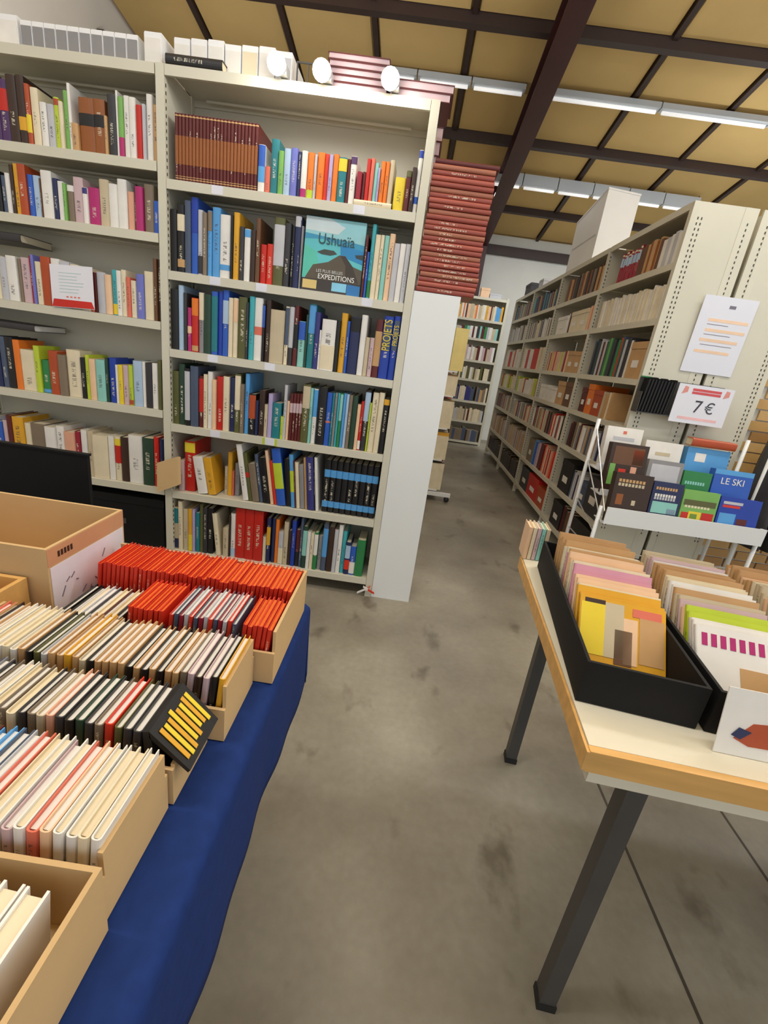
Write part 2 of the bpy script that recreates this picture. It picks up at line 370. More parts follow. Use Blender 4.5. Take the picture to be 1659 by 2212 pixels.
# right aisle row (faces left), bays from the end panel backwards
XA = 1.36; ZR = [2.243, 1.952, 1.660, 1.317, 1.034, .742, .386, .085]
YR = [2.94, 4.03, 5.19, 6.30, 7.40]; DR = .30
ORDB = ['nearest', 'second', 'third', 'farthest']
UR = []
for k in range(4):
    y0, y1 = YR[k], YR[k+1]
    # local x runs towards the camera: rotate -90 degrees so that the front looks to -X
    UR.append(unit(f'cream steel shelf bay, {ORDB[k]} along right side of the aisle', -(y1-.02), -(y0+.02), 0, ZR, R_(-90), (XA, 0, 0), left=(k == 3), right=True, dep=DR))
mb = MB().box(XA, XA+.345, 2.925, 2.9395, .02, TOPZ)
ep = mb.build('end_panel', M['steel'], UR[0]); ep.matrix_parent_inverse = Matrix.Rotation(R_(90), 4, 'Z') @ Matrix.Translation((-XA, 0, 0))
p = MB()
for x in (1.40, 1.42, 1.645, 1.665): slots(p, x, 2.9245, .4, 2.2, 'y')
po = p.build('perforations', M['slot'], UR[0]); po.matrix_parent_inverse = ep.matrix_parent_inverse.copy(); po['kind'] = 'stuff'
# the row behind it, back to back, looking the other way
UQ = unit('cream steel shelf bay behind the end panel with the price sign', 2.96, 4.01, 0, ZR, R_(90), (2.075, 0, 0), dep=.30)
mb = MB().box(1.73, 2.075, 2.925, 2.9395, .02, TOPZ)
iq = Matrix.Rotation(R_(-90), 4, 'Z') @ Matrix.Translation((-2.075, 0, 0))
ep2 = mb.build('end_panel', M['steel'], UQ); ep2.matrix_parent_inverse = iq
p = MB()
for x in (1.77, 1.79, 2.02, 2.04): slots(p, x, 2.9245, .4, 2.2, 'y')
po = p.build('perforations', M['slot'], UQ); po.matrix_parent_inverse = iq.copy(); po['kind'] = 'stuff'
# bookcase closing the end of the aisle
ZF = [2.30, 1.975, 1.69, 1.355, 1.05, .70, .365, .02]
UF = unit('cream steel bookcase closing the far end of the aisle', .30, 1.325, 7.99, ZF, h=2.36)
# low row on the left of the aisle, its white end board towards the camera
ZL = [1.545, 1.18, .82, .45, .07]
ULs = []
for k, (y0, y1) in enumerate(((2.32, 3.40),)):
    u_ = unit('low cream shelf bay on left of aisle behind white end board', y0+.02, y1-.02, 0, ZL, R_(90), (.155, 0, 0), dep=.19, h=1.582)
    ULs.append(u_)
bd = MB().box(-.042, .172, 2.281, 2.299, 0, 1.580).build('end_board', M['whiteboard'], ULs[0])
bd.matrix_parent_inverse = Matrix.Rotation(R_(-90), 4, 'Z') @ Matrix.Translation((-.155, 0, 0))
# twisted ribbon at the foot of the spotlit bay
rb = thing('ribbon_tie', 'red and white ribbon tied round foot of the spotlit bay', 'ribbon', (-.072, 2.262, .055))
for (dx, dz, c) in ((-.05, -.03, 'white'), (.045, -.02, 'scarlet'), (.02, .02, 'coral'), (-.02, .012, 'white')):
    MB().hexa([(0, -.004, -.006), (dx, -.006, dz-.006), (dx, -.003, dz-.006), (0, 0, -.006), (0, -.004, .006), (dx, -.006, dz+.006), (dx, -.003, dz+.006), (0, 0, .006)]).build('ribbon_end', M['plain'], rb, C_(c))
MB().box(-.008, .008, -.007, 0, -.008, .008).build('knot', M['plain'], rb, C_('white'))
# ================================================================== books on the two facing bays
ORDS = ['top', 'second', 'third', 'fourth', 'fifth', 'bottom']
def parse_col(c):
    ps = c.split('+'); bands = []
    for q in ps[1:]:
        n, a, b_ = q.split('@'); bands.append((n, float(a), float(b_)))
    return ps[0], bands
COUNT = {}
def row(spec, crop, z0, zmax, phrase, group, xl, xr, depth=.2, tilt=0, yoff=.012, zlift=0, dmax=.255):
    """spec: 'right:top:colour' tokens in the coordinates of an enlarged crop (ox, oy, scale); base line = shelf top"""
    ox, oy, s = crop
    a, b_ = pix((xl, D, z0))[0], pix((xr, D, z0))[0]
    toX = lambda cx: xl+(xr-xl)*(ox+cx*s-a)/(b_-a)
    toks = spec.split(); prev = toX(float(toks[0])); out = []
    for tk in toks[1:]:
        f = tk.split(':'); r = toX(float(f[0]))
        if f[2] == '-': prev = r; continue
        tl = R_(float(f[3])) if len(f) > 3 else R_(tilt)
        if ox+float(f[0])*s < -6: prev = r; continue
        r = min(r, xr-.002); w_ = (r-prev)-.0012
        if w_ < .003: continue
        X = (r+prev)/2; yy = D+yoff+random.random()*.014
        h = z_for(X, yy, oy+float(f[1])*s)-z0
        w_ = w_*math.cos(tl); h = h/math.cos(tl)
        h = max(.1, min(h, (zmax-z0-.012)/math.cos(tl)-abs(math.sin(tl))*w_))
        col, bands = parse_col(f[2])
        k = COUNT[phrase] = COUNT.get(phrase, 0)+1
        dd = min(dmax, max(.13, h*.72*(.95+.1*random.random())))
        lean = ' leaning' if abs(tl) > .03 else ''
        lift = zlift+.001+(abs(math.sin(tl))*w_/2)
        lb = f"{size_word(w_, h)}{word(col)}{lean} book, {ordn(k)} from left, {phrase}"
        o = book(w_, h, dd, col, place(X, yy, z0+lift, ry=tl), lb, 'book', group, bands=bands)
        out.append((o, X, w_, h, dd)); prev = r
    return out
def ph(i): return f"{ORDS[i]} shelf under the spotlights"
GA = [f"books on the {ORDS[i]} shelf under the spotlights" for i in range(6)]
zt = [z+LIP for z in ZA]
# --- shelf 1: the run of red encyclopaedia volumes, then mixed books
a, b_ = pix((XL, D, zt[1]))[0], pix((XR, D, zt[1]))[0]
x0 = XL+(XR-XL)*(373.5-a)/(b_-a); x1 = XL+(XR-XL)*(551.5-a)/(b_-a); nv = 24; wv = (x1-x0)/nv
hv = z_for(x0, D+.02, 243)-zt[1]
for k in range(nv):
    book(wv-.0008, hv, .235, 'maroon', place(x0+wv*(k+.5), D+.02, zt[1]+.001), f"dark red gilt encyclopaedia volume, {ordn(k+1)} from left on top spotlit shelf", 'volume', 'red encyclopaedia set on the top spotlit shelf',
         name='encyclopaedia_volume', bands=(('leather', .26, .68), ('tan', .955, .975), ('tan', .04, .055), ('tan', .075, .085)))
c2 = (540, 280, .2411)
row("54 115:135:white+sky@.22@.55+blue@.55@.99 165:345:coral 235:85:teal 285:190:leaf 345:170:pale_blue 405:165:periwinkle 438:200:navy 490:190:white+magenta@.02@.2 550:205:orange+lime@.02@.2 573:225:silver 640:205:orange 680:220:scarlet 715:225:lilac 765:222:orange 838:250:teal+yellow@.7@.97 868:265:maroon 922:240:white+purple@.84@.99",
    c2, zt[1], ZA[0], ph(0), GA[0], XL, XR)
# one book lies flat; short ones stand on it
a, b_ = pix((XL, D, zt[1]))[0], pix((XR, D, zt[1]))[0]; cx = lambda c: XL+(XR-XL)*(540+c*.2411-a)/(b_-a)
lx0, lx1 = cx(928), cx(1262)
book(.022, lx1-lx0, .17, 'cream', Matrix.Translation((lx0, D+.006, zt[1]+.012)) @ Matrix.Rotation(R_(90), 4, 'Y'), 'cream book lying flat under red paperbacks on top spotlit shelf', 'book', name='book')
row("938 985:470:crimson 1015:380:maroon 1050:262:red 1085:258:coral 1120:300:aqua 1140:345:lilac 1180:285:orange 1215:290:orange 1258:275:beige",
    c2, zt[1]+.024, ZA[0], 'standing on the flat book, top spotlit shelf', GA[0], XL, XR)
COUNT[ph(0)] += 0
row("1270 1362:430:yellow 1408:370:maroon+olive@.85@.99 1448:340:umber 1512:185:white+cobalt@.88@.99+blue@.16@.27", c2, zt[1], ZA[0], ph(0), GA[0], XL, XR)
# --- shelf 2
row("68 155:232:black 245:175:black+cream@.62@.86+tan@.08@.2 320:128:slate 405:92:blue+cobalt@.55@.99 465:240:silver+charcoal@.02@.3 515:272:taupe 570:250:sky+taupe@.7@.99 668:212:sky 795:300:white+sky@.13@.22 828:300:black 900:272:mustard 958:440:charcoal 1030:470:white+sky@.85@.99 1093:480:umber 1148:340:brown 1220:655:red 1302:650:scarlet 1425:335:olive+silver@.3@.9 1500:400:charcoal 1542:432:black 1612:310:navy+silver@.85@.99",
    (350, 410, .1808), zt[2], ZA[1], ph(1), GA[1], XL, XR)
c4 = (600, 440, .1869)
row("190 222:190:navy 248:260:grey", c4, zt[2], ZA[1], ph(1), GA[1], XL, XR)
row("948 976:362:maroon 1004:560:blue 1050:240:turquoise+green@.02@.25 1110:360:cream 1150:365:cream 1205:372:aqua 1268:350:peach 1335:462:silver 1398:465:white 1458:470:silver", c4, zt[2], ZA[1], ph(1), GA[1], XL, XR)
# --- shelf 3
row("66 168:150:black 240:100:pale_blue 288:200:charcoal 345:398:magenta+peach@.42@.58 430:270:red+orange@.68@.99+tan@.02@.12 500:195:grey+cream@.55@.99 598:222:forest 680:185:blue+teal@.05@.93 745:180:cobalt 826:162:blue+pale_blue@.5@.85 885:268:cream 945:272:cream+peach@.6@.97 1058:258:olive 1088:330:charcoal 1160:250:turquoise 1265:270:white+coral@.42@.55 1300:350:black+blue@.6@.97 1370:290:umber 1556:430:beige",
    (355, 600, .16275), zt[3], ZA[2], ph(2), GA[2], XL, XR)
r3 = row("55 100:130:cream+slate@.35@.98 160:112:charcoal+silver@.3@.97 215:120:maroon+black@.3@.7 300:312:aqua+blue@.6@.99 330:230:forest 415:98:teal+sky@.55@.98 475:200:indigo 500:420:white 670:290:white+cream@.03@.5 720:300:black 795:212:mustard 830:310:blue 962:262:navy+black@.75@.99 1035:235:white 1085:510:beige 1140:515:mauve 1225:290:maroon+tan@.2@.8 1345:250:cobalt 1440:250:cobalt",
    (600, 640, .1748), zt[3], ZA[2], ph(2), GA[2], XL, XR)
for (o, X, w_, h, dd) in r3[-2:]:
    MB().box(-w_*.4, w_*.36, -.0016, -.0005, h*.47, h*.93).build('title_panel', M['plain'], o, C_('slate'))
    text('PROJETS', w_*1.12, (0, -.002, h*.70), (R_(90), R_(-90), 0), o, C_('yellow'), sx=.72)
    o['label'] = ('royal blue book lettered in yellow, ' + ('left' if o is r3[-2][0] else 'right') + ' one of the matching pair, third spotlit shelf')
# --- shelf 4
row("78 168:192:olive 250:100:forest 320:160:black+silver@.1@.95 425:132:slate 494:262:maroon+red@.3@.95 545:240:cream 610:205:white 663:310:peach 755:270:red 835:270:cream 905:280:navy 980:236:olive+cream@.4@.97 1030:370:taupe 1090:232:sky 1180:500:black+rust@.4@.97 1220:590:navy 1300:450:umber 1346:640:beige 1405:500:lilac 1520:622:teal 1556:800:lime",
    (355, 770, .16275), zt[4], ZA[3], ph(3), GA[3], XL, XR)
row("100 140:190:silver 176:395:peach 216:300:maroon+mauve@.6@.8 254:302:maroon+mauve@.6@.8 292:304:maroon+mauve@.6@.8 332:306:maroon+mauve@.6@.8 425:185:olive+beige@.6@.97 460:230:aqua 520:240:white+sky@.5@.98 630:222:black 700:288:blue+coral@.44@.47 730:290:teal 760:290:grey 792:295:turquoise 830:298:green+aqua@.5@.98 870:300:sky 905:310:pale_blue 950:320:taupe 1015:330:forest 1058:440:peach 1095:400:red+white@.02@.2 1165:262:charcoal+pale_blue@.5@.97 1188:420:lime 1268:288:cream 1333:290:cream 1402:362:black+mustard@.88@.98",
    (590, 800, .1688), zt[4], ZA[3], ph(3), GA[3], XL, XR)
# --- shelf 5, many leaning
row("125 200:420:mauve 340:150:red+yellow@.78@.97", (360, 930, .15672), zt[5], ZA[4], ph(4), GA[4], XL, XR, yoff=.03)
row("410 545:385:white:-9 655:400:mustard:-9", (360, 930, .15672), zt[5], ZA[4], ph(4), GA[4], XL, XR, yoff=.015)
row("720 772:500:beige 835:300:mustard 862:560:coral 930:455:grey", (360, 930, .15672), zt[5], ZA[4], ph(4), GA[4], XL, XR, yoff=.06, dmax=.2)
row("1035 1112:215:white 1165:330:olive+red@.5@.6 1262:480:taupe 1312:350:slate 1420:400:black 1462:300:peach 1508:440:scarlet 1628:230:blue+lime@.3@.75", (360, 930, .15672), zt[5], ZA[4], ph(4), GA[4], XL, XR, tilt=-9, yoff=.015)
row("165 245:230:black 305:165:sky+lime@.3@.7 318:250:maroon 372:275:cream 440:310:grey 478:205:tan 582:205:indigo 598:220:black 640:205:white", (590, 960, .1507), zt[5], ZA[4], ph(4), GA[4], XL, XR, tilt=-6, yoff=.015)
a, b_ = pix((XL, D, zt[5]))[0], pix((XR, D, zt[5]))[0]; cx = lambda c: XL+(XR-XL)*(590+c*.1507-a)/(b_-a)
sx0, sx1 = cx(672), cx(1428); nb = 9; wb = (sx1-sx0)/nb; hb = z_for(sx0, D+.02, 960+225*.1507)-zt[5]
for k in range(nb):
    book(wb-.0012, hb, .22, 'black', place(sx0+wb*(k+.5), D+.03, zt[5]+.001), f"black volume with two bright blue bands, {ordn(k+1)} of nine from left", 'volume', 'black and blue volume set', name='reference_volume', bands=(('sky', .10, .22), ('sky', .68, .82)))
# --- shelf 6
row("75 150:170:beige+teal@.62@.97+navy@.02@.25 210:90:cream 290:200:beige 350:205:mustard+yellow@.02@.4 388:210:lilac 450:255:teal 500:130:olive 560:180:charcoal 640:190:black", (360, 1070, .1507), zt[6], ZA[5], ph(5), GA[5], XL, XR)
row("690 760:280:cream:-6", (360, 1070, .1507), zt[6], ZA[5], ph(5), GA[5], XL, XR)
row("785 865:480:beige 885:300:umber 955:265:white+pale_blue@.02@.2 1090:190:red 1215:200:red 1345:215:red 1400:600:cream 1455:330:navy+mustard@.4@.8", (360, 1070, .1507), zt[6], ZA[5], ph(5), GA[5], XL, XR)
row("5 58:140:navy 108:150:orange 180:330:silver+cream@.02@.5 245:190:beige 290:310:umber 350:170:cobalt 410:300:maroon+black@.02@.4 450:140:slate 512:250:forest+aqua@.3@.9 560:330:white 612:350:cream 668:340:green+white@.4@.95 728:390:grey 800:215:slate+sky@.3@.9 885:260:umber 940:300:silver 1000:230:white 1058:320:turquoise 1130:480:navy+scarlet@.15@.45+pale_blue@.5@.9 1212:540:blue+white@.05@.45 1332:450:green",
    (580, 1100, .1507), zt[6], ZA[5], ph(5), GA[5], XL, XR)

# --- the face-out sea book on shelf 2
p0, p1, p2 = at_y(650, 640, D+.008), at_y(778, 655, D+.008), at_y(662, 462, D+.03)
X0, X1 = -.560, -.290; H = .302; W = X1-X0
th = thing('display_book', 'large face-out book with turquoise sea and rocky island on cover', 'book', (X0, D+.014, zt[2]+.001)); th.rotation_euler = (R_(-4), 0, 0)
cv = MB().box(0, W, .0, .0025, 0, H).box(0, W, .021, .0235, 0, H).box(0, .003, .0025, .021, 0, H).build('cover', M['plain'], th, rgb(92, 188, 196))
MB().box(.004, W-.004, .0028, .0207, .003, H-.003).build('page_block', M['paper'], th, rgb(226, 216, 196))
def patch(poly, lay, col, nm='cover_print'): return MB().prism([(x*W, z*H) for x, z in poly], -.0004*lay, 0 if lay < 2 else -.0004*(lay-1)).build(nm, M['plain'], th, col)
patch([(0, .78), (1, .70), (1, .995), (0, .995)], 1, rgb(150, 206, 214)); patch([(0, .82), (.55, .80), (.66, .90), (.4, .995), (0, .995)], 2, rgb(206, 220, 222))
patch([(0, .70), (.3, .72), (1, .60), (1, .70), (.6, .74), (0, .775)], 1, rgb(58, 150, 190)); patch([(0, .18), (.35, .18), (.2, .55), (0, .62)], 1, rgb(86, 190, 170))
patch([(.62, .52), (1, .44), (1, .62), (.6, .67)], 1.5, rgb(38, 132, 190))
patch([(.22, .54), (.34, .585), (.5, .58), (.56, .54), (.45, .51), (.3, .515)], 2, rgb(62, 66, 62)); patch([(.86, .56), (1, .575), (1, .50), (.88, .52)], 2, rgb(50, 60, 66))
patch([(.05, .17), (.17, .36), (.42, .42), (.6, .53), (.7, .53), (.84, .40), (1, .36), (1, .17)], 2, rgb(86, 76, 62)); patch([(.62, .52), (.7, .525), (.84, .40), (.96, .18), (.74, .2), (.72, .4)], 3, rgb(58, 50, 42))
patch([(0, .0), (1, .0), (1, .17), (0, .17)], 2, rgb(58, 52, 50)); patch([(.02, .03), (.26, .03), (.26, .15), (.02, .15)], 3, rgb(216, 190, 120))
patch([(.52, .03), (.77, .03), (.77, .15), (.52, .15)], 3, rgb(130, 196, 226)); patch([(.78, .0), (1, .0), (1, .14), (.78, .15)], 3, rgb(44, 116, 180))
text('Ushua\u00efa', .062, (W*.53, -.0022, H*.715), (R_(90), 0, 0), th, rgb(40, 76, 80), sx=.85)
text('LES PLUS BELLES', .018, (W*.46, -.0022, H*.285), (R_(90), 0, 0), th, rgb(206, 206, 206), sx=.95)
text('EXPEDITIONS', .030, (W*.58, -.0022, H*.21), (R_(90), 0, 0), th, rgb(236, 236, 236), sx=.92)

# ================================================================== left bay
ztB = [z+LIP for z in ZB]; BL, BR = XL-.04-1.10, XL-.04
PB = ['top', 'second', 'third', 'fourth', 'fifth']
def phB(i): return f"{PB[i]} shelf of leftmost bay"
GB = [f"books on the {PB[i]} shelf of the leftmost bay" for i in range(5)]
row("-260 -190:150:navy -120:120:cream -60:110:rust 0:90:purple 92:140:purple+red@.5@.85 190:95:umber 272:100:umber+mustard@.2@.4 322:190:rust+yellow@.2@.5 400:230:cream 470:380:white 545:400:silver 598:330:lime+rust@.85@.97 640:370:cream 690:260:leaf 722:185:white 790:680:tan 945:335:leather+black@.5@.72 1060:350:leather+black@.5@.72 1090:520:tan 1174:300:charcoal 1196:262:white 1252:325:leaf+magenta@.02@.34 1312:315:white 1382:330:white 1446:410:red 1482:400:silver 1546:300:white 1602:410:tan",
    (0, 140, .211), ztB[1], ZB[0], phB(0), GB[0], BL, BR)
row("-240 -160:150:teal -90:160:cream -40:190:crimson 0:180:black 48:230:slate 98:205:white 138:120:umber 190:110:mustard 272:112:rust 330:222:blue 402:232:pale_blue 415:260:brown 526:180:white 580:260:navy 640:290:white 672:310:leaf 742:330:taupe+white@.83@.99 842:250:mauve 890:355:white+indigo@.83@.99 1002:358:magenta 1100:272:beige 1190:318:white 1285:270:white 1352:400:salmon 1374:320:umber 1452:345:magenta 1552:325:taupe 1612:495:blue",
    (0, 330, .211), ztB[2], ZB[1], phB(1), GB[1], BL, BR)
row("-250 -170:240:cream -110:250:olive -50:230:silver 0:230:cream 72:250:silver 170:240:white 206:270:taupe 290:260:mauve 320:240:crimson 350:230:periwinkle 416:300:cream 510:250:rust 600:270:white 700:300:silver 790:330:cream 880:350:cream 912:400:coral 945:410:maroon 1034:405:silver 1098:430:peach 1150:382:turquoise+yellow@.02@.25 1200:390:white 1250:382:cream 1292:455:coral 1345:490:cream 1422:425:periwinkle 1512:400:cream 1552:270:brown 1588:280:umber",
    (0, 500, .217), ztB[3], ZB[2], phB(2), GB[2], BL, BR)
row("-260 -180:200:rust -90:210:cream 0:205:navy 60:215:slate 136:220:black 202:250:orange 345:350:cream 402:310:lime 484:450:green+sky@.02@.12 576:360:rust 656:400:taupe 792:352:cream 846:430:black 886:400:lime 950:440:peach 1042:450:aqua 1072:430:forest 1142:432:cobalt 1170:500:white 1216:500:yellow 1272:505:mauve 1312:505:lime+rust@.02@.14 1402:462:pale_blue 1436:470:white 1502:482:charcoal 1560:485:white 1602:455:olive",
    (0, 680, .217), ztB[4], ZB[3], phB(3), GB[3], BL, BR)
row("-360 -280:1000:green -190:980:cream -100:1000:rust -20:1010:silver 40:1060:blue 92:1050:mauve 142:1000:maroon 252:1020:mustard 312:1080:cream 462:1085:taupe 562:1120:white 640:1110:white 752:1170:salmon 802:1165:crimson 862:1150:white 922:1160:beige 1072:1205:cream 1130:1210:white 1192:1215:cream+yellow@.8@.95+red@.4@.8 1272:1222:umber 1412:1205:white 1522:1230:forest 1572:1222:red 1612:1240:navy",
    (0, 680, .217), ztB[5], ZB[4], phB(4), GB[4], BL, BR)
# sheet with the red band, standing in front of the third row
p = at_y(95, 565, D-.004); q = at_y(190, 672, D-.004)
s = thing('sign_sheet', 'white notice sheet with a red band propped on the leftmost bay', 'sign', (-1.735, D-.006, ztB[3])); s.rotation_euler = (R_(-5), R_(-3), 0)
W, H = .205, .185
MB().box(0, W, 0, .002, 0, H).build('sheet', M['sheet'], s)
MB().prism([(.0, .002), (W, .002), (W*.94, .032), (.01, .036)], -.001, 0).build('red_band', M['plain'], s, C_('red'))
mbk = MB()
for k in range(7): mbk.box(W*.2, W*(.6+.25*random.random()), -.0008, 0, H*(.36+.075*k), H*(.36+.075*k)+.003)
o = mbk.build('print_lines', M['plain'], s, rgb(186, 208, 206)); o['kind'] = 'stuff'
mbk = MB()
for k in range(4): mbk.box(W*(.35+.09*k), W*(.40+.09*k), -.0008, 0, H*.24, H*.24+.006)
mbk.build('coloured_dots', M['plain'], s, C_('coral'))
# dark books lying on top of the rows at the far left
book(.035, .42, .2, 'charcoal', Matrix.Translation((-2.30, D+.02, ztB[3]+.275)) @ Matrix.Rotation(R_(90), 4, 'Y'), 'black album lying flat on third row of leftmost bay', 'book')
book(.03, .42, .22, 'charcoal', Matrix.Translation((-2.28, D+.02, ztB[4]+.305)) @ Matrix.Rotation(R_(90), 4, 'Y'), 'dark album lying flat on fourth row of leftmost bay', 'book', pages='white')
# bottom of the left bay: black storage boxes
for i, (xa, xb) in enumerate(((-2.30, -1.78), (-1.76, -1.235))):
    t = thing('storage_box', f'black storage box on floor shelf of leftmost bay, {("left", "right")[i]} one', 'box', ((xa+xb)/2, D+.02, ztB[6]+.001))
    w2 = (xb-xa)/2
    MB().box(-w2, w2, 0, .24, 0, .24).build('body', M['blackbox'], t); MB().box(-w2-.004, w2+.004, -.004, .244, .242, .285).build('lid', M['blackbox'], t)
    MB().box(-.05, .05, -.003, -.0005, .12, .15).build('label_holder', M['darksteel'], t)
# folded brown card hanging on the shared upright
t = thing('cardboard_divider', 'brown cardboard divider hung on upright between the two bays', 'card', (-1.16, D-.01, .45))
MB().hexa([(-.075, -.03, 0), (.03, -.012, .05), (.03, -.010, .05), (-.075, -.028, 0), (-.072, -.03, .16), (.03, -.012, .205), (.03, -.010, .205), (-.072, -.028, .16)]).build('panel', M['card'], t)
MB().hexa([(.03, -.012, .05), (.036, .005, .055), (.036, .007, .055), (.03, -.010, .05), (.03, -.012, .205), (.036, .005, .2), (.036, .007, .2), (.03, -.010, .205)]).build('fold', M['card'], t)
# ================================================================== on top of the bays
ZT = TOPZ+.0015
def binder(x, w_, h, col, label, group, y=D+.03, d=.2, nm='binder', body='whitebox'):
    t = thing(nm, label, 'binder' if nm == 'binder' else 'box', (x, y, ZT), group=group)
    MB().box(-w_/2, w_/2, .002, d, 0, h).build('case', M[body], t)
    MB().box(-w_/2+.003, w_/2-.003, -.0005, .002, .0, h*.84).build('spine_label', M['plain'], t, C_(col))
    MB().box(-w_/2+.001, w_/2-.001, .004, d-.004, h, h+.004).build('top_flap', M['whitebox'], t)
    return t
for k in range(10):
    binder(-1.765+k*.0492, .0475, .088, 'grey', f'grey-fronted white binder, {ordn(k+1)} from left on top of leftmost bay', 'grey binders on the leftmost bay')
for i, (xa, xb, h, c, lb) in enumerate(((-2.28, -1.80, .10, 'white', 'long white carton on leftmost bay, left of the grey binders'), (-1.272, -1.20, .105, 'white', 'white carton on leftmost bay, right of the grey binders'))):
    binder((xa+xb)/2, xb-xa, h, c, lb, None, nm='carton')
for k in range(7):
    xa = -1.165+k*.071
    binder(xa+.035, .066, .112+.004*(k % 3), ('white', 'white', 'white', 'white', 'cream', 'white', 'silver')[k], f'white carton, {ordn(k+1)} from left in row left of the spotlights', 'white cartons behind the spotlights', y=D+.06, nm='carton')
book(.036, .235, .055, 'black', Matrix.Translation((-1.172, D+.002, ZT+.0185)) @ Matrix.Rotation(R_(90), 4, 'Y'), 'black book lying on bay top before the white cartons', 'book')
fr = thing('picture_frame', 'small empty wire frame standing between first two spotlights', 'frame', (-.60, D+.06, ZT))
for a4 in ((-.05, -.045, 0, .09), (.045, .05, 0, .09), (-.045, .045, 0, .005), (-.045, .045, .085, .09), (-.004, .0, .005, .085)):
    MB().box(a4[0], a4[1], 0, .006, a4[2], a4[3]).build('bar', M['darksteel'], fr)
def flat_vol(x, y, z, w_, th_, d, label, group, pages_front=True, col='maroon', rz=0, nm='encyclopaedia_volume'):
    # a volume lying flat; pages or spine towards the camera
    mt4 = Matrix.Translation((x+w_ if pages_front else x, y+(d if pages_front else 0), z+th_/2)) @ Matrix.Rotation(R_(180) if pages_front else 0, 4, 'Z') @ Matrix.Rotation(rz, 4, 'Z') @ Matrix.Rotation(R_(90), 4, 'Y')
    return book(th_-.0008, w_, d, col, mt4, label, 'volume' if nm != 'book' else 'book', group, name=nm, pages='mauve' if pages_front else None)
for k in range(5):
    flat_vol(-.515+.004*(k % 2), D+.02, ZT+k*.0235, .25, .0235, .21, f'red volume lying flat between second and third spotlights, {ordn(k+1)} from bottom', 'red volumes lying on the spotlit bay')
for k in range(2):
    flat_vol(-.255+.01*k, D+.02, ZT+k*.03, .25, .03, .21, f'red volume lying flat at right corner above spotlit bay, {("lower", "upper")[k]} one', 'red volumes lying on the spotlit bay')
# spotlights clipped to the front edge
for i, px in enumerate(((597, 137), (695, 152), (843, 170))):
    c = at_y(px[0], px[1], D-.05)
    t = thing('clip_spotlight', f'lit clip-on spotlight on the bay top, {("left", "middle", "right")[i]} of three', 'lamp', (c.x, c.y, c.z), group=None)
    dirv = Vector((.12, -.8, -.35)).normalized()
    hd = MB(); n = 16; prof = [(-.075, .012), (-.06, .02), (-.02, .034), (.0, .037), (.0, .034), (-.02, .030), (-.055, .012)]
    a_ = dirv.orthogonal().normalized(); b2 = dirv.cross(a_)
    for (s_, r_) in prof:
        for k in range(n): q = 2*math.pi*k/n; hd.v.append(tuple(dirv*s_+(a_*math.cos(q)+b2*math.sin(q))*r_))
    for j in range(len(prof)-1):
        for k in range(n): hd.f.append((j*n+k, j*n+(k+1) % n, (j+1)*n+(k+1) % n, (j+1)*n+k)); hd.c.append(None)
    hd.f.append(tuple(range(n))); hd.build('shade', M['grey'], t, smooth=True)
    bl = MB(); pr = [(-.05, .010), (-.03, .022), (-.008, .031), (.004, .028), (.012, .015), (.014, .001)]
    for (s_, r_) in pr:
        for k in range(n): q = 2*math.pi*k/n; bl.v.append(tuple(dirv*s_+(a_*math.cos(q)+b2*math.sin(q))*r_))
    for j in range(len(pr)-1):
        for k in range(n): bl.f.append((j*n+k, j*n+(k+1) % n, (j+1)*n+(k+1) % n, (j+1)*n+k)); bl.c.append(None)
    bl.build('bulb', M['bulb'], t, smooth=True)
    MB().tube(-dirv*.07, (.02, .03, -(c.z-ZT)+.03), .005, 8).build('arm', M['chrome'], t)
    MB().box(.005, .035, .02, .07, -(c.z-ZT)+.001, -(c.z-ZT)+.034).build('clip', M['chrome'], t)
    sp = bpy.data.lights.new('spot_glow', 'POINT'); sp.energy = 1.6; sp.color = (1, .95, .85); sp.shadow_soft_size = .03
    so = bpy.data.objects.new('spot_glow', sp); COL.objects.link(so); so.location = c+dirv*.05

# ================================================================== red volumes stacked beside the spotlit bay
nst = 25; z = 1.5835; hh = (2.092-1.5835)/nst
for k in range(nst):
    dx = random.uniform(-.004, .004)+.006*math.sin(k*.5)+(.01 if k == nst-1 else 0)
    flat_vol(-.036+max(dx, 0), 2.283+random.random()*.006, z+k*hh, .262+random.random()*.006+(.008 if k == nst-1 else 0), hh, .21, f'brown-red volume, {ordn(k+1)} from bottom of the stack on the white end board', 'red volume stack on the end board', pages_front=False, col=('oxblood', 'brick_red', 'oxblood', 'russet')[k % 4] if k < nst-1 else 'maroon')
# a second stack behind it, page edges outwards, standing on the low row
stn = 13
for k in range(stn):
    ox_ = -.105+.006*(k-8) if k > 8 else -.11+.002*(k % 3)
    flat_vol(ox_-.17+.045, 2.60, 1.5835+k*.0565, .17+.02, .0565, .2, f'red volume with pages showing, {ordn(k+1)} up in stack behind upright', 'red volume stack behind the spotlit bay')
for u_ in (0,):
    MB().box(-.30, -.041, 2.59, 3.0, 1.55, 1.5825).build('ledge', M['steel'], ULs[0]).matrix_parent_inverse = Matrix.Rotation(R_(-90), 4, 'Z') @ Matrix.Translation((-.155, 0, 0))
    MB().box(-.30, -.28, 2.59, 3.0, 0, 1.55).build('ledge_support', M['steel'], ULs[0]).matrix_parent_inverse = Matrix.Rotation(R_(-90), 4, 'Z') @ Matrix.Translation((-.155, 0, 0))
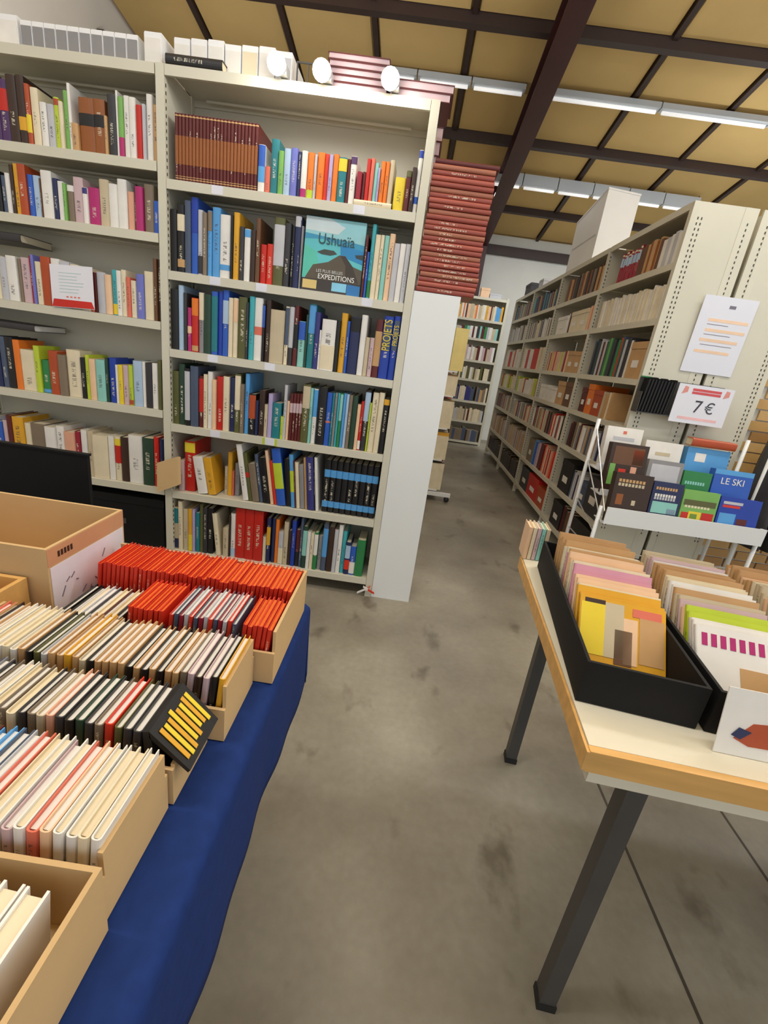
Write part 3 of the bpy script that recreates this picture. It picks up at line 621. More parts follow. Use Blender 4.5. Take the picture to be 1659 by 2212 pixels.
# ================================================================== books along the aisle
mass = MB()   # books too small to tell apart
def aisle(k, sh, items, phrase, group, xoff=.012):
    """items: (count or list of widths, colours, height, name) from the end-panel side backwards along +Y"""
    y = YR[k]+.045; zb = ZR[sh+1]+LIP; top = ZR[sh]; n = 0; lim = YR[k+1]-.05
    for it in items:
        cnt, cols, hf, wr = it[:4]; nm = it[4] if len(it) > 4 else None
        for c in range(cnt):
            col = cols[c % len(cols)] if len(cols) < 3 else random.choice(cols)
            w_ = random.uniform(*wr)
            if y+w_ > lim: return
            h = (top-zb-.015)*min(1, hf*random.uniform(.92, 1.05))
            if col == '-': y += w_; continue
            n += 1
            if nm == 'box':
                t = thing('archive_box', f'{word(col)} archive box, {ordn(n)} from end panel, {phrase}', 'box', (XA+xoff, y+w_/2, zb+.001), group=group)
                MB().box(0, .24, -w_/2+.002, w_/2-.002, 0, h*.8).build('body', M['plain'], t, C_(col)); MB().box(-.003, .243, -w_/2, w_/2, h*.81, h).build('lid', M['plain'], t, C_(col))
                MB().box(-.0025, -.0005, -w_/5, w_/5, h*.3, h*.5).build('label', M['plain'], t, C_('white'))
            elif nm != 'set':
                n -= 1; dd = min(.25, max(.13, h*.75)); xx = XA+xoff+random.random()*.012
                mass.box(xx, xx+dd, y, y+w_-.001, zb+.001, zb+h, C_(col), rgb(214, 200, 172))
            else:
                bands = ()
                if nm == 'set': bands = (('pale_blue', .55, .85), ('cream', .9, .96))
                if nm == 'lab': bands = (('white', .5, .7),)
                tl = 0
                book(w_-.001, h, min(.25, max(.13, h*.75)), col, place(XA+xoff+random.random()*.012, y+w_/2, zb+.001, rz=R_(-90)), f'{word(col)} series volume with pale bands, {ordn(n)} nearest, {phrase}', 'volume', group, name='series_volume', bands=bands)
            y += w_+.0005
NEAR, MIDW, THIN = (.022, .042), (.016, .032), (.010, .02)
S7 = ['top', 'second', 'third', 'fourth', 'fifth', 'sixth', 'bottom']
def pa(k, s): return f'{S7[s]} shelf of {ORDB[k]} aisle bay'
mix = ['cream', 'taupe', 'white', 'beige', 'umber', 'maroon', 'grey', 'navy', 'tan', 'red', 'slate', 'silver']
A_ = lambda k, s, it: aisle(k, s, it, pa(k, s), f'books on the {pa(k, s)}')
A_(0, 0, [(5, ['white', 'silver'], .72, (.03, .045)), (8, ['tan', 'taupe', 'leather', 'brown'], .78, (.03, .045)), (12, ['crimson'], .8, (.022, .027), 'set')])
A_(0, 1, [(40, ['white', 'cream'], .8, (.02, .026))])
A_(0, 2, [(1, ['tan'], .8, (.2, .21), 'box'), (3, ['charcoal', 'white'], .85, MIDW), (24, ['slate', 'teal', 'green', 'leaf', 'silver', 'charcoal', 'forest', 'rust'], .86, MIDW)])
A_(0, 3, [(1, ['-'], .8, (.28, .3)), (6, ['cream', 'beige', 'tan'], .78, MIDW), (1, ['rust'], .8, (.15, .17), 'box'), (1, ['orange'], .9, (.13, .15), 'box'), (1, ['maroon'], .85, (.12, .13), 'box')])
A_(0, 4, [(40, mix, .84, MIDW)])
A_(0, 5, [(1, ['charcoal'], .86, (.26, .28), 'box'), (1, ['slate'], .6, (.12, .14), 'box'), (8, ['silver', 'navy', 'white', 'slate'], .7, MIDW), (1, ['black'], .86, (.26, .28), 'box')])
A_(0, 6, [(1, ['black'], .9, (.34, .36), 'box'), (8, ['umber', 'maroon', 'black', 'brown'], .85, NEAR), (1, ['black'], .86, (.24, .25), 'box')])
A_(1, 0, [(28, ['umber', 'brown', 'maroon', 'leather', 'taupe', 'tan', 'charcoal'], .82, NEAR)])
A_(1, 1, [(7, ['orange', 'peach', 'cream', 'coral'], .8, THIN), (2, ['cream'], .75, (.2, .22), 'box'), (4, ['umber', 'white', 'maroon', 'cream'], .75, MIDW), (1, ['white'], .7, (.3, .31), 'box')])
A_(1, 2, [(2, ['tan'], .62, (.17, .19), 'box'), (32, ['cream', 'peach', 'salmon', 'lime', 'crimson', 'beige'], .62, MIDW)])
A_(1, 3, [(1, ['brown'], .85, (.2, .22), 'box'), (1, ['tan'], .85, (.22, .24), 'box'), (2, ['white'], .62, (.28, .3), 'box')])
A_(1, 4, [(44, ['cream', 'taupe', 'white', 'beige', 'umber', 'maroon', 'black', 'red', 'tan'], .86, MIDW)])
A_(1, 5, [(14, ['scarlet', 'salmon', 'cream', 'maroon', 'coral'], .84, MIDW), (3, ['maroon'], .86, (.04, .05)), (3, ['mauve', 'sky'], .8, (.03, .05)), (2, ['blue', 'sky'], .8, (.04, .05)), (2, ['taupe'], .8, (.2, .22), 'box')])
A_(1, 6, [(1, ['rust'], .8, (.24, .26), 'box'), (1, ['red'], .95, (.36, .38), 'box'), (1, ['charcoal'], .9, (.3, .32), 'box')])
# everything farther along the aisle: too small to tell apart
def fill_y(x, y0, y1, z, h, face, cols, hf, wr, d=.2):
    y = y0
    while y < y1-.03:
        w_ = min(random.uniform(*wr), y1-y-.005); hh_ = h*hf*random.uniform(.85, 1.05)
        c = random.choice(cols)
        if random.random() > .03:
            x0_, x1_ = (x, x+d) if face < 0 else (x-d, x)
            mass.box(x0_, x1_, y, y+w_-.001, z+.001, z+hh_, C_(c), rgb(214, 200, 172))
        y += w_
def fill_x(y, x0, x1, z, h, cols, hf, wr, d=.2):
    x = x0
    while x < x1-.03:
        w_ = min(random.uniform(*wr), x1-x-.005); hh_ = h*hf*random.uniform(.85, 1.05)
        if random.random() > .05: mass.box(x, x+w_-.001, y, y+d, z+.001, z+hh_, C_(random.choice(cols)), rgb(214, 200, 172))
        x += w_
for k in (2, 3):
    for s_ in range(7):
        zb = ZR[s_+1]+LIP; h = ZR[s_]-zb-.02
        cols = [['navy', 'purple', 'turquoise', 'black', 'tan'], ['white', 'cream', 'silver', 'umber'], ['white', 'white', 'cream', 'red'], ['white', 'cream', 'rust', 'lime'], mix, ['tan', 'beige', 'mauve', 'taupe', 'silver'], ['black', 'charcoal', 'umber']][s_]
        fill_y(XA+.015, YR[k]+.045, YR[k+1]-.05, zb, h, -1, cols, .8, (.05, .12) if s_ in (2, 3) else (.018, .04))
for s_ in range(7):
    zb = ZF[s_+1]+LIP; h = ZF[s_]-zb-.02
    cols = [['cream', 'peach', 'white', 'maroon', 'mustard', 'sky', 'orange', 'beige'], ['silver', 'beige', 'maroon', 'charcoal', 'white', 'green', 'aqua'], ['white', 'maroon', 'mauve', 'beige', 'cream'], ['olive', 'beige', 'cream', 'white'], ['taupe', 'slate', 'beige', 'indigo', 'tan', 'cream'], ['beige', 'taupe', 'cream', 'maroon', 'silver'], ['taupe', 'umber', 'slate', 'grey']][s_]
    fill_x(8.0, .32, 1.31, zb, h, cols, .78, (.02, .05))
for (y0, y1) in ((2.36, 3.36),):
    for s_ in range(4):
        zb = ZL[s_+1]+LIP; h = ZL[s_]-zb-.02
        fill_y(.148, y0, y1, zb, h, 1, ['cream', 'mustard', 'tan', 'white', 'crimson', 'rust', 'navy', 'beige', 'umber', 'coral'], .85, (.015, .04), d=.15)
# boxes on the tops along the aisle
t = thing('foam_box', 'big white box standing on top of right aisle shelves', 'box', (XA+.02, 4.85, ZT))
MB().hexa([(0, -.36, 0), (.265, -.36, 0), (.265, .35, 0), (0, .35, 0), (0, -.36, .52), (.265, -.36, .50), (.265, .35, .43), (0, .35, .44)]).build('body', M['whitebox'], t)
MB().hexa([(-.003, -.363, .521), (.268, -.363, .501), (.268, .353, .431), (-.003, .353, .441), (-.003, -.363, .535), (.268, -.363, .515), (.268, .353, .445), (-.003, .353, .455)]).build('lid', M['whitebox'], t)
MB().box(-.0015, -.0005, -.3, .3, .2, .21).build('tape', M['plain'], t, C_('silver'))
for i, (x, y, w_, d, h, c, lb) in enumerate(((.98, 8.1, .14, .12, .15, 'peach', 'small pink carton on top of the far bookcase'), (1.15, 8.1, .18, .15, .08, 'silver', 'clear flat tray on top of the far bookcase'), (XA+.12, 6.7, .2, .3, .14, 'charcoal', 'black case on top of the distant right shelves'), (XA+.12, 6.1, .18, .2, .1, 'silver', 'pile of white papers on top of distant right shelves'))):
    zz = 2.338 if y > 8 else ZT
    t = thing('carton', lb, 'box', (x, y, zz)); MB().box(-w_/2, w_/2, 0, d, 0, h*.75).build('body', M['plain'], t, C_(c)); MB().box(-w_/2-.003, w_/2+.003, -.003, d+.003, h*.76, h).build('lid', M['plain'], t, C_(c))
# rolling book rack in the left half of the aisle, its books facing right
t = thing('rolling_rack', 'white rolling book rack on casters at left of the aisle', 'rack', (.30, 4.95, 0))
for y in (-.62, .62):
    MB().box(-.12, .25, y-.018, y+.018, .055, .09).build('foot', M['whiteboard'], t)
    MB().box(-.12, -.09, y-.015, y+.015, .09, 1.66).build('post', M['whiteboard'], t)
    for dx in (.22, -.08):
        w_ = MB().tube((dx, y-.012, .027), (dx, y+.012, .027), .026, 14).build('caster', M['caster'], t); MB().box(dx-.008, dx+.008, y-.016, y+.016, .03, .055).build('fork', M['darksteel'], w_)
RZ = (.10, .40, .70, 1.0, 1.22)
for zz in RZ: MB().box(-.09, .11, -.62, .62, zz, zz+.012).build('tray', M['whiteboard'], t)
MB().box(-.105, -.09, -.605, .605, .1, 1.64).build('back_panel', M['steel'], t)
for k, zz in enumerate(RZ[:4]):
    y = -.61; x1_ = .145-.006*k
    while y < .58:
        w_ = random.uniform(.018, .04); h = (RZ[k+1]-zz-.03)*random.uniform(.8, .97); c = random.choice(['mustard', 'cream', 'crimson', 'white', 'slate', 'tan', 'coral', 'beige', 'umber']) if y > -.6 else 'cream'
        mass.box(.30+x1_-.15, .30+x1_, 4.95+y, 4.95+y+w_-.001, zz+.0125, zz+.012+h, C_(c), rgb(214, 200, 172)); y += w_
t = thing('magazine_file', 'pale yellow magazine file on top tray of rolling rack', 'box', (.335, 4.34, 1.2335))
MB().box(0, .115, 0, .004, 0, .36).box(0, .115, .20, .204, 0, .36).box(0, .004, .004, .20, 0, .36).box(.111, .115, .004, .20, 0, .28).box(.004, .111, .004, .2, 0, .004).build('case', M['plain'], t, rgb(236, 216, 140))
for k in range(7): MB().box(.008+k*.0145, .018+k*.0145, .008, .196, .006, .345+.004*(k % 3)).build('magazine', M['plain'], t, C_(('cream', 'white', 'beige', 'silver', 'cream')[k % 5]))
me = mass.mesh('distant_books', M['plain'])
ca = me.color_attributes.new('Col', 'BYTE_COLOR', 'CORNER')
for pidx, pl in enumerate(me.polygons):
    for li in pl.loop_indices: ca.data[li].color = mass.c[pidx]
mtv, ntv, bv = newmat('distant_covers'); va = N(ntv, 'ShaderNodeVertexColor'); va.layer_name = 'Col'
nz = N(ntv, 'ShaderNodeTexNoise'); nz.inputs['Scale'].default_value = 30; hs = N(ntv, 'ShaderNodeHueSaturation'); ntv.links.new(va.outputs[0], hs.inputs['Color'])
ntv.links.new(math_(ntv, 'ADD', math_(ntv, 'MULTIPLY', nz.outputs[0], .3), .85), hs.inputs['Value']); ntv.links.new(hs.outputs[0], bv.inputs['Base Color']); bv.inputs['Roughness'].default_value = .5
me.materials.clear(); me.materials.append(mtv)
o = tag(link('distant_books', me), 'small blurred books filling the distant shelves along the aisle', 'books'); o['kind'] = 'stuff'
# ================================================================== signs and holders on the end panel
s = thing('laminated_notice', 'glossy laminated notice with orange lines on the end panel', 'sign', (1.562, 2.9195, 1.435)); s.rotation_euler = (R_(2), 0, 0)
W, H = .30, .41
MB().box(0, W, 0, .002, 0, H).build('sheet', M['sheet'], s)
for i, (zz, x0, x1) in enumerate(((.70, .2, .95), (.57, .2, .95), (.44, .16, .88), (.29, .13, .80))):
    MB().box(W*x0, W*x1, -.0006, 0, H*zz-.008, H*zz+.008).build('highlighted_line', M['plain'], s, rgb(240, 206, 176))
mbk = MB().box(W*.5, W*.62, -.0006, 0, H*.86, H*.9)
for k, zz in enumerate((.64, .51, .375)): mbk.box(W*.2, W*(.6+.1*k), -.0006, 0, H*zz, H*zz+.003)
o = mbk.build('print_lines', M['plain'], s, rgb(120, 116, 130)); o['kind'] = 'stuff'
h_ = thing('disc_holder', 'wall holder with green edge on end panel behind price sign', 'holder', (1.35, 2.84, 1.17))
MB().box(0, .50, .0, .075, 0, .006).box(0, .50, .072, .076, .006, .2).box(0, .003, 0, .072, .006, .12).box(.497, .5, 0, .072, .006, .12).build('tray', M['darksteel'], h_)
MB().box(0.0, .06, .066, .071, .2, .207).build('green_edge', M['plain'], h_, C_('green'))
for k in range(9):
    x = 1.358+k*.0185
    t = thing('disc_case', f'black disc case, {ordn(k+1)} from left in the end panel holder', 'case', (x, 2.843, 1.1775), group='black disc cases in the holder'); t.rotation_euler = (0, R_(4), 0)
    MB().box(0, .004, 0, .062, 0, .19+.004*(k % 3)).build('front', M['blackbox'], t); MB().box(.009, .013, 0, .062, 0, .19+.004*(k % 3)).build('back', M['blackbox'], t); MB().box(.004, .009, .002, .06, .002, .186).build('inlay', M['plain'], t, C_('charcoal'))
s = thing('price_sign', 'white price sign reading 7 euros clipped before the end panel', 'sign', (1.543, 2.832, 1.147))
W, H = .318, .218
MB().box(0, W, 0, .003, 0, H).build('sheet', M['sheet'], s)
text('7', .10, (W*.44, -.0008, H*.44), (R_(90), 0, R_(0)), s, rgb(60, 60, 66)); text('\u20ac', .088, (W*.66, -.0008, H*.43), (R_(90), 0, 0), s, rgb(60, 60, 66))
for zz in (.80, .88): MB().box(W*.26, W*.78, -.0006, 0, H*zz-.007, H*zz+.007).build('red_header', M['plain'], s, rgb(214, 84, 88))
for x0 in (.08, .83): MB().prism([(W*x0, H*.74), (W*(x0+.1), H*.80), (W*(x0+.1), H*.93), (W*(x0+.03), H*.95)], -.0006, 0).build('corner_print', M['plain'], s, rgb(226, 150, 140))
MB().box(W*.14, W*.86, -.0006, 0, H*.10, H*.17).build('footer_print', M['plain'], s, rgb(238, 190, 192))

# ================================================================== display rack in front of the end panel
rk = thing('display_rack', 'white wire display rack with stepped trays before the end panel', 'rack', (0, 0, 0))
RX0, RX1 = 1.150, 2.06
TY = [2.47, 2.62, 2.76]; TZ = [.575, .70, .82]
for i in range(3):
    y, z = TY[i], TZ[i]
    MB().box(RX0+.03, RX1, y, y+.13, z-.006, z).box(RX0+.03, RX1, y-.006, y, z-.006, z+(.092 if i == 0 else .03)).build('tray', M['whiteboard'], rk)
for (x, y) in ((RX0+.01, 2.50), (RX0+.01, 2.86), (RX1, 2.50), (RX1, 2.86)):
    MB().tube((x, y, .0), (x, y, .66 if y < 2.6 else 1.1), .011, 10).build('post', M['whiteboard'], rk, smooth=True)
for (a, b_) in (((RX0+.01, 2.86, 1.05), (RX0+.02, 2.47, .64)), ((RX0+.01, 2.86, .85), (RX0+.02, 2.47, .57)), ((RX0+.01, 2.86, .4), (RX0+.01, 2.5, .4)), ((RX0+.01, 2.5, .40), (RX1, 2.5, .40)), ((RX0+.01, 2.86, .6), (RX0+.01, 2.5, .5))):
    MB().tube(a, b_, .004, 6).build('wire', M['chrome'], rk)
def cover_book(x, y, z, w_, h, th_, col, label, prints=(), txt=None, lean=8, top='cream', nm='display_book'):
    t = thing(nm, label, 'book', (x, y, z)); t.rotation_euler = (R_(-lean), 0, 0)
    MB().box(0, w_, 0, .003, 0, h).box(0, w_, th_-.003, th_, 0, h).box(0, .003, .003, th_-.003, 0, h).build('cover', M['plain'], t, C_(col))
    MB().box(.0035, w_-.004, .0032, th_-.0032, .002, h-.003).build('page_block', M['paper'], t, C_(top))
    for (x0, x1, z0, z1, c) in prints: MB().box(w_*x0, w_*x1, -.0008, -.0001, h*z0, h*z1).build('cover_print', M['plain'], t, C_(c))
    if txt:
        for (s_, sz, xx, zz, c) in txt: text(s_, sz, (w_*xx, -.0012, h*zz), (R_(90), 0, 0), t, C_(c))
    return t
gl = lambda z0, c: [(.1+.09*k, .165+.09*k, z0, z0+.09, c) for k in range(8)]     # blurred title strokes
def from_px(xl, yb, xr, yt, Y):
    a, b_ = at_y(xl, yb, Y), at_y(xr, yt, Y); return a.x, b_.x-a.x, a.z, b_.z-a.z
fr_y = TY[0]+.004
for (x, w_, h, th_, c, lb, pr) in (
    (1.196, .205, .285, .05, 'umber', 'dark brown face-out book with gold title, front tray of rack', gl(.76, 'tan')+gl(.64, 'beige')+[(.12, .3, .08, .4, 'leather'), (.55, .65, .1, .25, 'beige')]),
    (1.408, .165, .265, .045, 'navy', 'navy and aqua face-out book with white title, front tray of rack', gl(.78, 'tan')+gl(.56, 'white')+gl(.46, 'silver')+[(.08, .92, .03, .40, 'aqua'), (.6, .9, .03, .2, 'pale_blue')]),
    (1.580, .195, .245, .03, 'leaf', 'green and yellow face-out book with red fruit, front tray of rack', gl(.42, 'cream')+[(.05, .25, .02, .25, 'red'), (.25, .6, .03, .3, 'yellow'), (.62, .95, .02, .3, 'red'), (.3, .5, .05, .22, 'leaf'), (.05, .95, .5, .7, 'olive')]),
    (1.783, .225, .235, .035, 'cobalt', 'deep blue face-out sea book, front tray of rack', [(.08, .55, .78, .88, 'silver'), (.08, .5, .66, .75, 'scarlet'), (.05, .45, .05, .45, 'sky'), (.5, .75, .08, .3, 'maroon')])):
    cover_book(x, fr_y, TZ[0]+.002, w_, h, th_, c, lb, [(a_, b2, .33+.65*z0, .33+.65*z1, cc) for (a_, b2, z0, z1, cc) in pr])
y2 = TY[1]+.004
for (x, w_, h, th_, c, lb, pr, tx) in (
    (1.195, .21, .30, .05, 'umber', 'tall dark book with orange and green cover, middle tray of rack', [(.1, .9, .6, .94, 'brown'), (.05, .2, .2, .6, 'leaf'), (.3, .5, .42, .52, 'scarlet'), (.62, .78, .42, .58, 'salmon'), (.62, .9, .62, .9, 'rust')], None),
    (1.42, .20, .235, .04, 'grey', 'grey face-out book with pale cover, middle tray of rack', [(.1, .9, .5, .9, 'silver')], None),
    (1.63, .16, .20, .03, 'green', 'bright green face-out book, middle tray of rack', gl(.62, 'aqua'), None),
    (1.80, .22, .235, .05, 'blue', 'blue face-out book lettered LE SKI, middle tray of rack', [(.0, 1, .88, 1, 'sky')], [('LE SKI', .052, .5, .72, 'white')])):
    cover_book(x, y2, TZ[1]+.002, w_, h, th_, c, lb, pr, tx)
y3 = TY[2]+.004
for (x, w_, h, th_, c, lb, pr) in (
    (1.20, .21, .255, .05, 'white', 'white book with red mark, back tray of rack on left', [(.45, .55, .85, .92, 'coral'), (.2, .8, .7, .78, 'silver')]),
    (1.44, .22, .205, .05, 'white', 'cream-white book, back tray of rack in the middle', [(.3, .7, .6, .7, 'beige')]),
    (1.69, .25, .20, .05, 'sky', 'sky blue book with white emblem, back tray of rack', [(.2, .45, .6, .85, 'white')])):
    cover_book(x, y3, TZ[2]+.002, w_, h, th_, c, lb, pr)
flat_vol(1.69, TY[2]+.014, TZ[2]+.208, .26, .045, .07, 'red-brown book lying on the sky blue one', None, pages_front=False, col='rust', nm='book')
# dark bundle of clothes hangers and tawny bricks of the pier at the right edge
pr = struct(MB().box(2.10, 2.9, 3.02, 3.4, 0, 2.3).build('wall_right', M['wall']))
brm = MB().box(-.1, .1, 0, .012, 0, .058).mesh('brick', M['plain']); random.seed(3)
for j in range(34):
    for i in range(4):
        if i == 3 and j % 2 == 0: continue
        o = link('brick', brm, pr, rgb(*random.choice(((196, 154, 92), (180, 138, 80), (206, 166, 106), (168, 124, 70))))); o.location = (2.235+i*.215+(-.03 if j % 2 else .03), 3.005, .03+j*.066)
t = thing('coat_rack', 'dark coats on a white rail at the right edge', 'clothes', (2.12, 2.72, 0))
MB().tube((.0, 0, 0), (0, 0, 1.25), .014, 10).build('post', M['whiteboard'], t, smooth=True); MB().tube((0, 0, 1.25), (.7, 0, 1.30), .016, 10).build('rail', M['whiteboard'], t, smooth=True)
for k in range(7):
    x = .03+k*.08; g = MB(); n = 10
    for zz, rx, ry in ((1.2, .008, .03), (1.17, .03, .10), (1.0, .036, .12), (.7, .04, .12), (.5, .045, .13)):
        for q in range(n): a = 2*math.pi*q/n; g.v.append((x+math.cos(a)*rx*(1+.15*math.sin(3*a+k)), math.sin(a)*ry*(1+.1*math.cos(4*a)), zz))
    for j in range(4):
        for q in range(n): g.f.append((j*n+q, j*n+(q+1) % n, (j+1)*n+(q+1) % n, (j+1)*n+q))
    g.f += [tuple(range(n-1, -1, -1)), tuple(range(4*n, 5*n))]
    g.build('coat', M['plain'], t, C_(('charcoal', 'black', 'umber', 'black', 'charcoal', 'umber', 'black')[k]), smooth=True)

# ================================================================== right table
RT = R_(-4.8); TZt = .748
TB = thing('trestle_table', 'cream-topped table with wooden edge and dark steel legs, right', 'table', (.372, .598, 0), RT)
TW, TD = 1.5, .77
MB().box(0, TW, 0, TD, TZt-.022, TZt).build('tabletop', M['tabletop'], TB)
MB().box(-.001, TW, -.014, 0, TZt-.042, TZt-.001).build('wood_edge', M['wood'], TB); MB().box(-.006, -.001, -.014, TD, TZt-.04, TZt-.003).build('wood_edge', M['wood'], TB)
MB().box(0.02, TW, .01, .03, TZt-.085, TZt-.043).build('apron', M['tabletop'], TB); MB().box(0.02, TW, TD-.05, TD-.03, TZt-.085, TZt-.023).build('apron', M['tabletop'], TB)
for (x, y) in ((.118, .045), (.118, TD-.07), (TW-.12, .045), (TW-.12, TD-.07)):
    lg = MB().box(x-.0175, x+.0175, y-.0175, y+.0175, .006, TZt-.023).build('leg', M['darksteel'], TB); MB().box(x-.02, x+.02, y-.02, y+.02, 0, .02).build('foot_cap', M['caster'], lg)
def tray(x, y, w_, d, h, label, rz):
    t = thing('book_tray', label, 'tray', (x, y, TZt+.0015), rz); e = .006
    MB().box(0, w_, 0, d, 0, e).build('base', M['blackbox'], t)
    MB().box(0, w_, 0, e, e, h).build('side', M['blackbox'], t); MB().box(0, w_, d-e, d, e, h).build('side', M['blackbox'], t)
    MB().box(0, e, e, d-e, e, h).build('side', M['blackbox'], t); MB().box(w_-e, w_, e, d-e, e, h).build('side', M['blackbox'], t); return t
TR = R_(-8)
def paperbacks(x, y, w_, y0, y1, cols, where, group, rz, h=.135, front=None):
    base = Matrix.Translation((x, y, TZt+.009)) @ Matrix.Rotation(rz, 4, 'Z'); yy = y0; k = 0
    while yy < y1:
        f = (yy-y0)/(y1-y0); tl = 41-27*min(1, f*1.6); th_ = random.uniform(.010, .017)
        c = cols[min(len(cols)-1, int(f*len(cols)))] if random.random() < .6 else random.choice(cols)
        k += 1; hh_ = h*random.uniform(.93, 1.05)
        # spine to the left: book thickness along the tray, cover towards the camera
        mt4 = base @ Matrix.Translation((.020+random.uniform(0, .006), yy, .004)) @ Matrix.Rotation(R_(-tl), 4, 'X') @ Matrix.Translation((0, th_/2, 0)) @ Matrix.Rotation(R_(-90), 4, 'Z')
        o = book(th_, hh_, w_, c, mt4, f'{word(c)} paperback, {ordn(k)} from front in {where}', 'paperback', group, name='paperback')
        if k == 1 and front: front(o, th_, hh_, w_)
        yy += th_/math.cos(R_(tl))+.0025
def front1(o, th_, h, w_):   # local x = thickness, +x faces the camera, y runs along the width
    for (y0, y1, z0, z1, c) in ((.02, .3, .1, .9, 'yellow'), (.3, .52, .1, .95, 'beige'), (.42, .62, .02, .55, 'brown'), (.52, .68, .05, .75, 'peach'), (.7, .98, .1, .8, 'tan'), (.62, .95, .8, .93, 'coral'), (.06, .3, .9, .97, 'umber')):
        MB().box(th_/2+.0002, th_/2+.001, w_*y0, w_*y1, h*z0, h*z1).build('cover_print', M['plain'], o, C_(c))
def front2(o, th_, h, w_):
    for k in range(8): MB().box(th_/2+.0002, th_/2+.001, w_*(.06+.1*k), w_*(.12+.1*k), h*.72, h*.9).build('title_stroke', M['plain'], o, C_('magenta'))
    MB().box(th_/2+.0002, th_/2+.001, w_*.45, w_*.95, h*.05, h*.5).build('cover_print', M['plain'], o, C_('tan'))
tray(.383, .700, .205, .60, .085, 'black tray of yellowed paperbacks nearest the aisle on right table', TR)
paperbacks(.383, .700, .175, .125, .50, ['mustard', 'peach', 'mauve', 'pink', 'cream', 'peach', 'cream', 'white', 'tan', 'tan'], 'black tray nearest the aisle', 'paperbacks in the tray nearest the aisle', TR, front=front1)
tray(.600, .670, .205, .60, .085, 'black tray of white and tan paperbacks, second on right table', TR)
paperbacks(.600, .670, .175, .085, .50, ['white', 'lime', 'peach', 'beige', 'white', 'cream', 'tan', 'tan', 'mauve', 'beige'], 'second black tray', 'paperbacks in the second tray', TR, front=front2)
tray(.820, .640, .205, .60, .085, 'black tray of tan paperbacks, third on right table', TR)
paperbacks(.820, .640, .175, .085, .52, ['tan', 'white', 'peach', 'beige', 'cream', 'tan'], 'third black tray', 'paperbacks in the third tray', TR)
# slim volumes standing at the far left corner behind the first tray
for k in range(5):
    book(.012, .105, .08, ('peach', 'cream', 'mauve', 'aqua', 'beige')[k], place(.432+k*.0135+.004, 1.338-k*.0, TZt+.002, rz=RT), f'slim pastel book, {ordn(k+1)} of five at far corner of right table', 'book', 'pastel books at the table corner')
# leaflet standing at the table front
t = thing('leaflet', 'white leaflet with brown picture propped at front of right table', 'leaflet', (.588, .625, TZt+.001), RT); t.rotation_euler = (R_(-12), 0, RT)
MB().box(0, .16, 0, .002, 0, .115).build('sheet', M['plain'], t, C_('white'))
MB().prism([(.025, .03), (.05, .02), (.10, .022), (.12, .04), (.09, .065), (.05, .06)], -.0008, 0).build('picture', M['plain'], t, C_('rust')); MB().prism([(.02, .035), (.035, .03), (.05, .045), (.03, .05)], -.0016, -.0008).build('picture', M['plain'], t, C_('navy'))

# ================================================================== left table, cloth and boxes of discs
LZ = .738
LT = thing('cloth_table', 'long table under blue cloth at the left', 'table', (0, 0, 0))
MB().box(-1.35, -.160, -.5, .885, LZ-.03, LZ-.002).build('tabletop', M['tabletop'], LT)
for (x, y) in ((-.48, .72), (-1.28, .72), (-.48, -.4), (-1.28, -.4)): MB().box(x-.018, x+.018, y-.018, y+.018, 0, LZ-.031).build('leg', M['darksteel'], LT)
prof = [(-1.36, LZ+.0015), (-.8, LZ+.0015), (-.3, LZ+.0015), (-.175, LZ+.0015), (-.160, LZ-.001), (-.152, LZ-.008), (-.150, LZ-.02)]+[(-.150, LZ-.02-.215*k/8) for k in range(1, 9)]
g = MB(); ny = 90; Ys = [-.5+(.905+.5)*k/ny for k in range(ny+1)]
for iy, y in enumerate(Ys):
    for ip, (x, z) in enumerate(prof):
        d = max(0, ip-6)/8
        wv_ = .0035*math.sin(y*17+1)+.002*math.sin(y*39)
        e = max(0, (y-.80)/.105)
        g.v.append((x+d*(wv_-.002)+(.004*d*e), y+(.055*d*e*e), z-(.004*d*math.sin(y*8))))
np_ = len(prof)
for iy in range(ny):
    for ip in range(np_-1): g.f.append((iy*np_+ip, iy*np_+ip+1, (iy+1)*np_+ip+1, (iy+1)*np_+ip))
# far overhang
i0 = len(g.v); last = ny*np_
for k in range(0, 9):
    for ip in range(np_):
        x, y, z = g.v[last+ip]
        if ip <= 6: g.v.append((x+.003*math.sin(x*30)*k/8, y+.006+.012*k/8+.010*math.sin(x*22)*k/8, LZ-.012-.22*k/8 if ip < 5 else min(z, LZ-.012)-.22*k/8*(1 if ip < 5 else .97)))
        else: g.v.append((x-.004, y+.004, min(z, z-.0)))
for k in range(-1, 8):
    for ip in range(6):
        a = last+ip if k < 0 else i0+k*np_+ip; b_ = last+ip+1 if k < 0 else i0+k*np_+ip+1
        g.f.append((a, b_, i0+(k+1)*np_+ip+1, i0+(k+1)*np_+ip))
clo = g.build('tablecloth', M['cloth'], None, smooth=True); tag(clo, 'royal blue cloth hanging over the edge of left table', 'tablecloth')
sd = clo.modifiers.new('thickness', 'SOLIDIFY'); sd.thickness = .0025; sd.offset = -1
BZ = LZ+.0035
def carton(x0, x1, y0, y1, h, label, t_=.005, skip=(), heights=None, mat='card', nm='cardboard_box'):
    t = thing(nm, label, 'box', ((x0+x1)/2, (y0+y1)/2, BZ)); a, b_ = (x1-x0)/2, (y1-y0)/2; hh_ = heights or {}
    MB().box(-a, a, -b_, b_, 0, t_).build('base', M[mat], t)
    for nm2, bx in (('n', (-a, a, -b_, -b_+t_)), ('f', (-a, a, b_-t_, b_)), ('l', (-a, -a+t_, -b_+t_, b_-t_)), ('r', (a-t_, a, -b_+t_, b_-t_))):
        if nm2 in skip: continue
        MB().box(*bx, t_, hh_.get(nm2, h)).build('side_panel', M[mat], t)
    return t
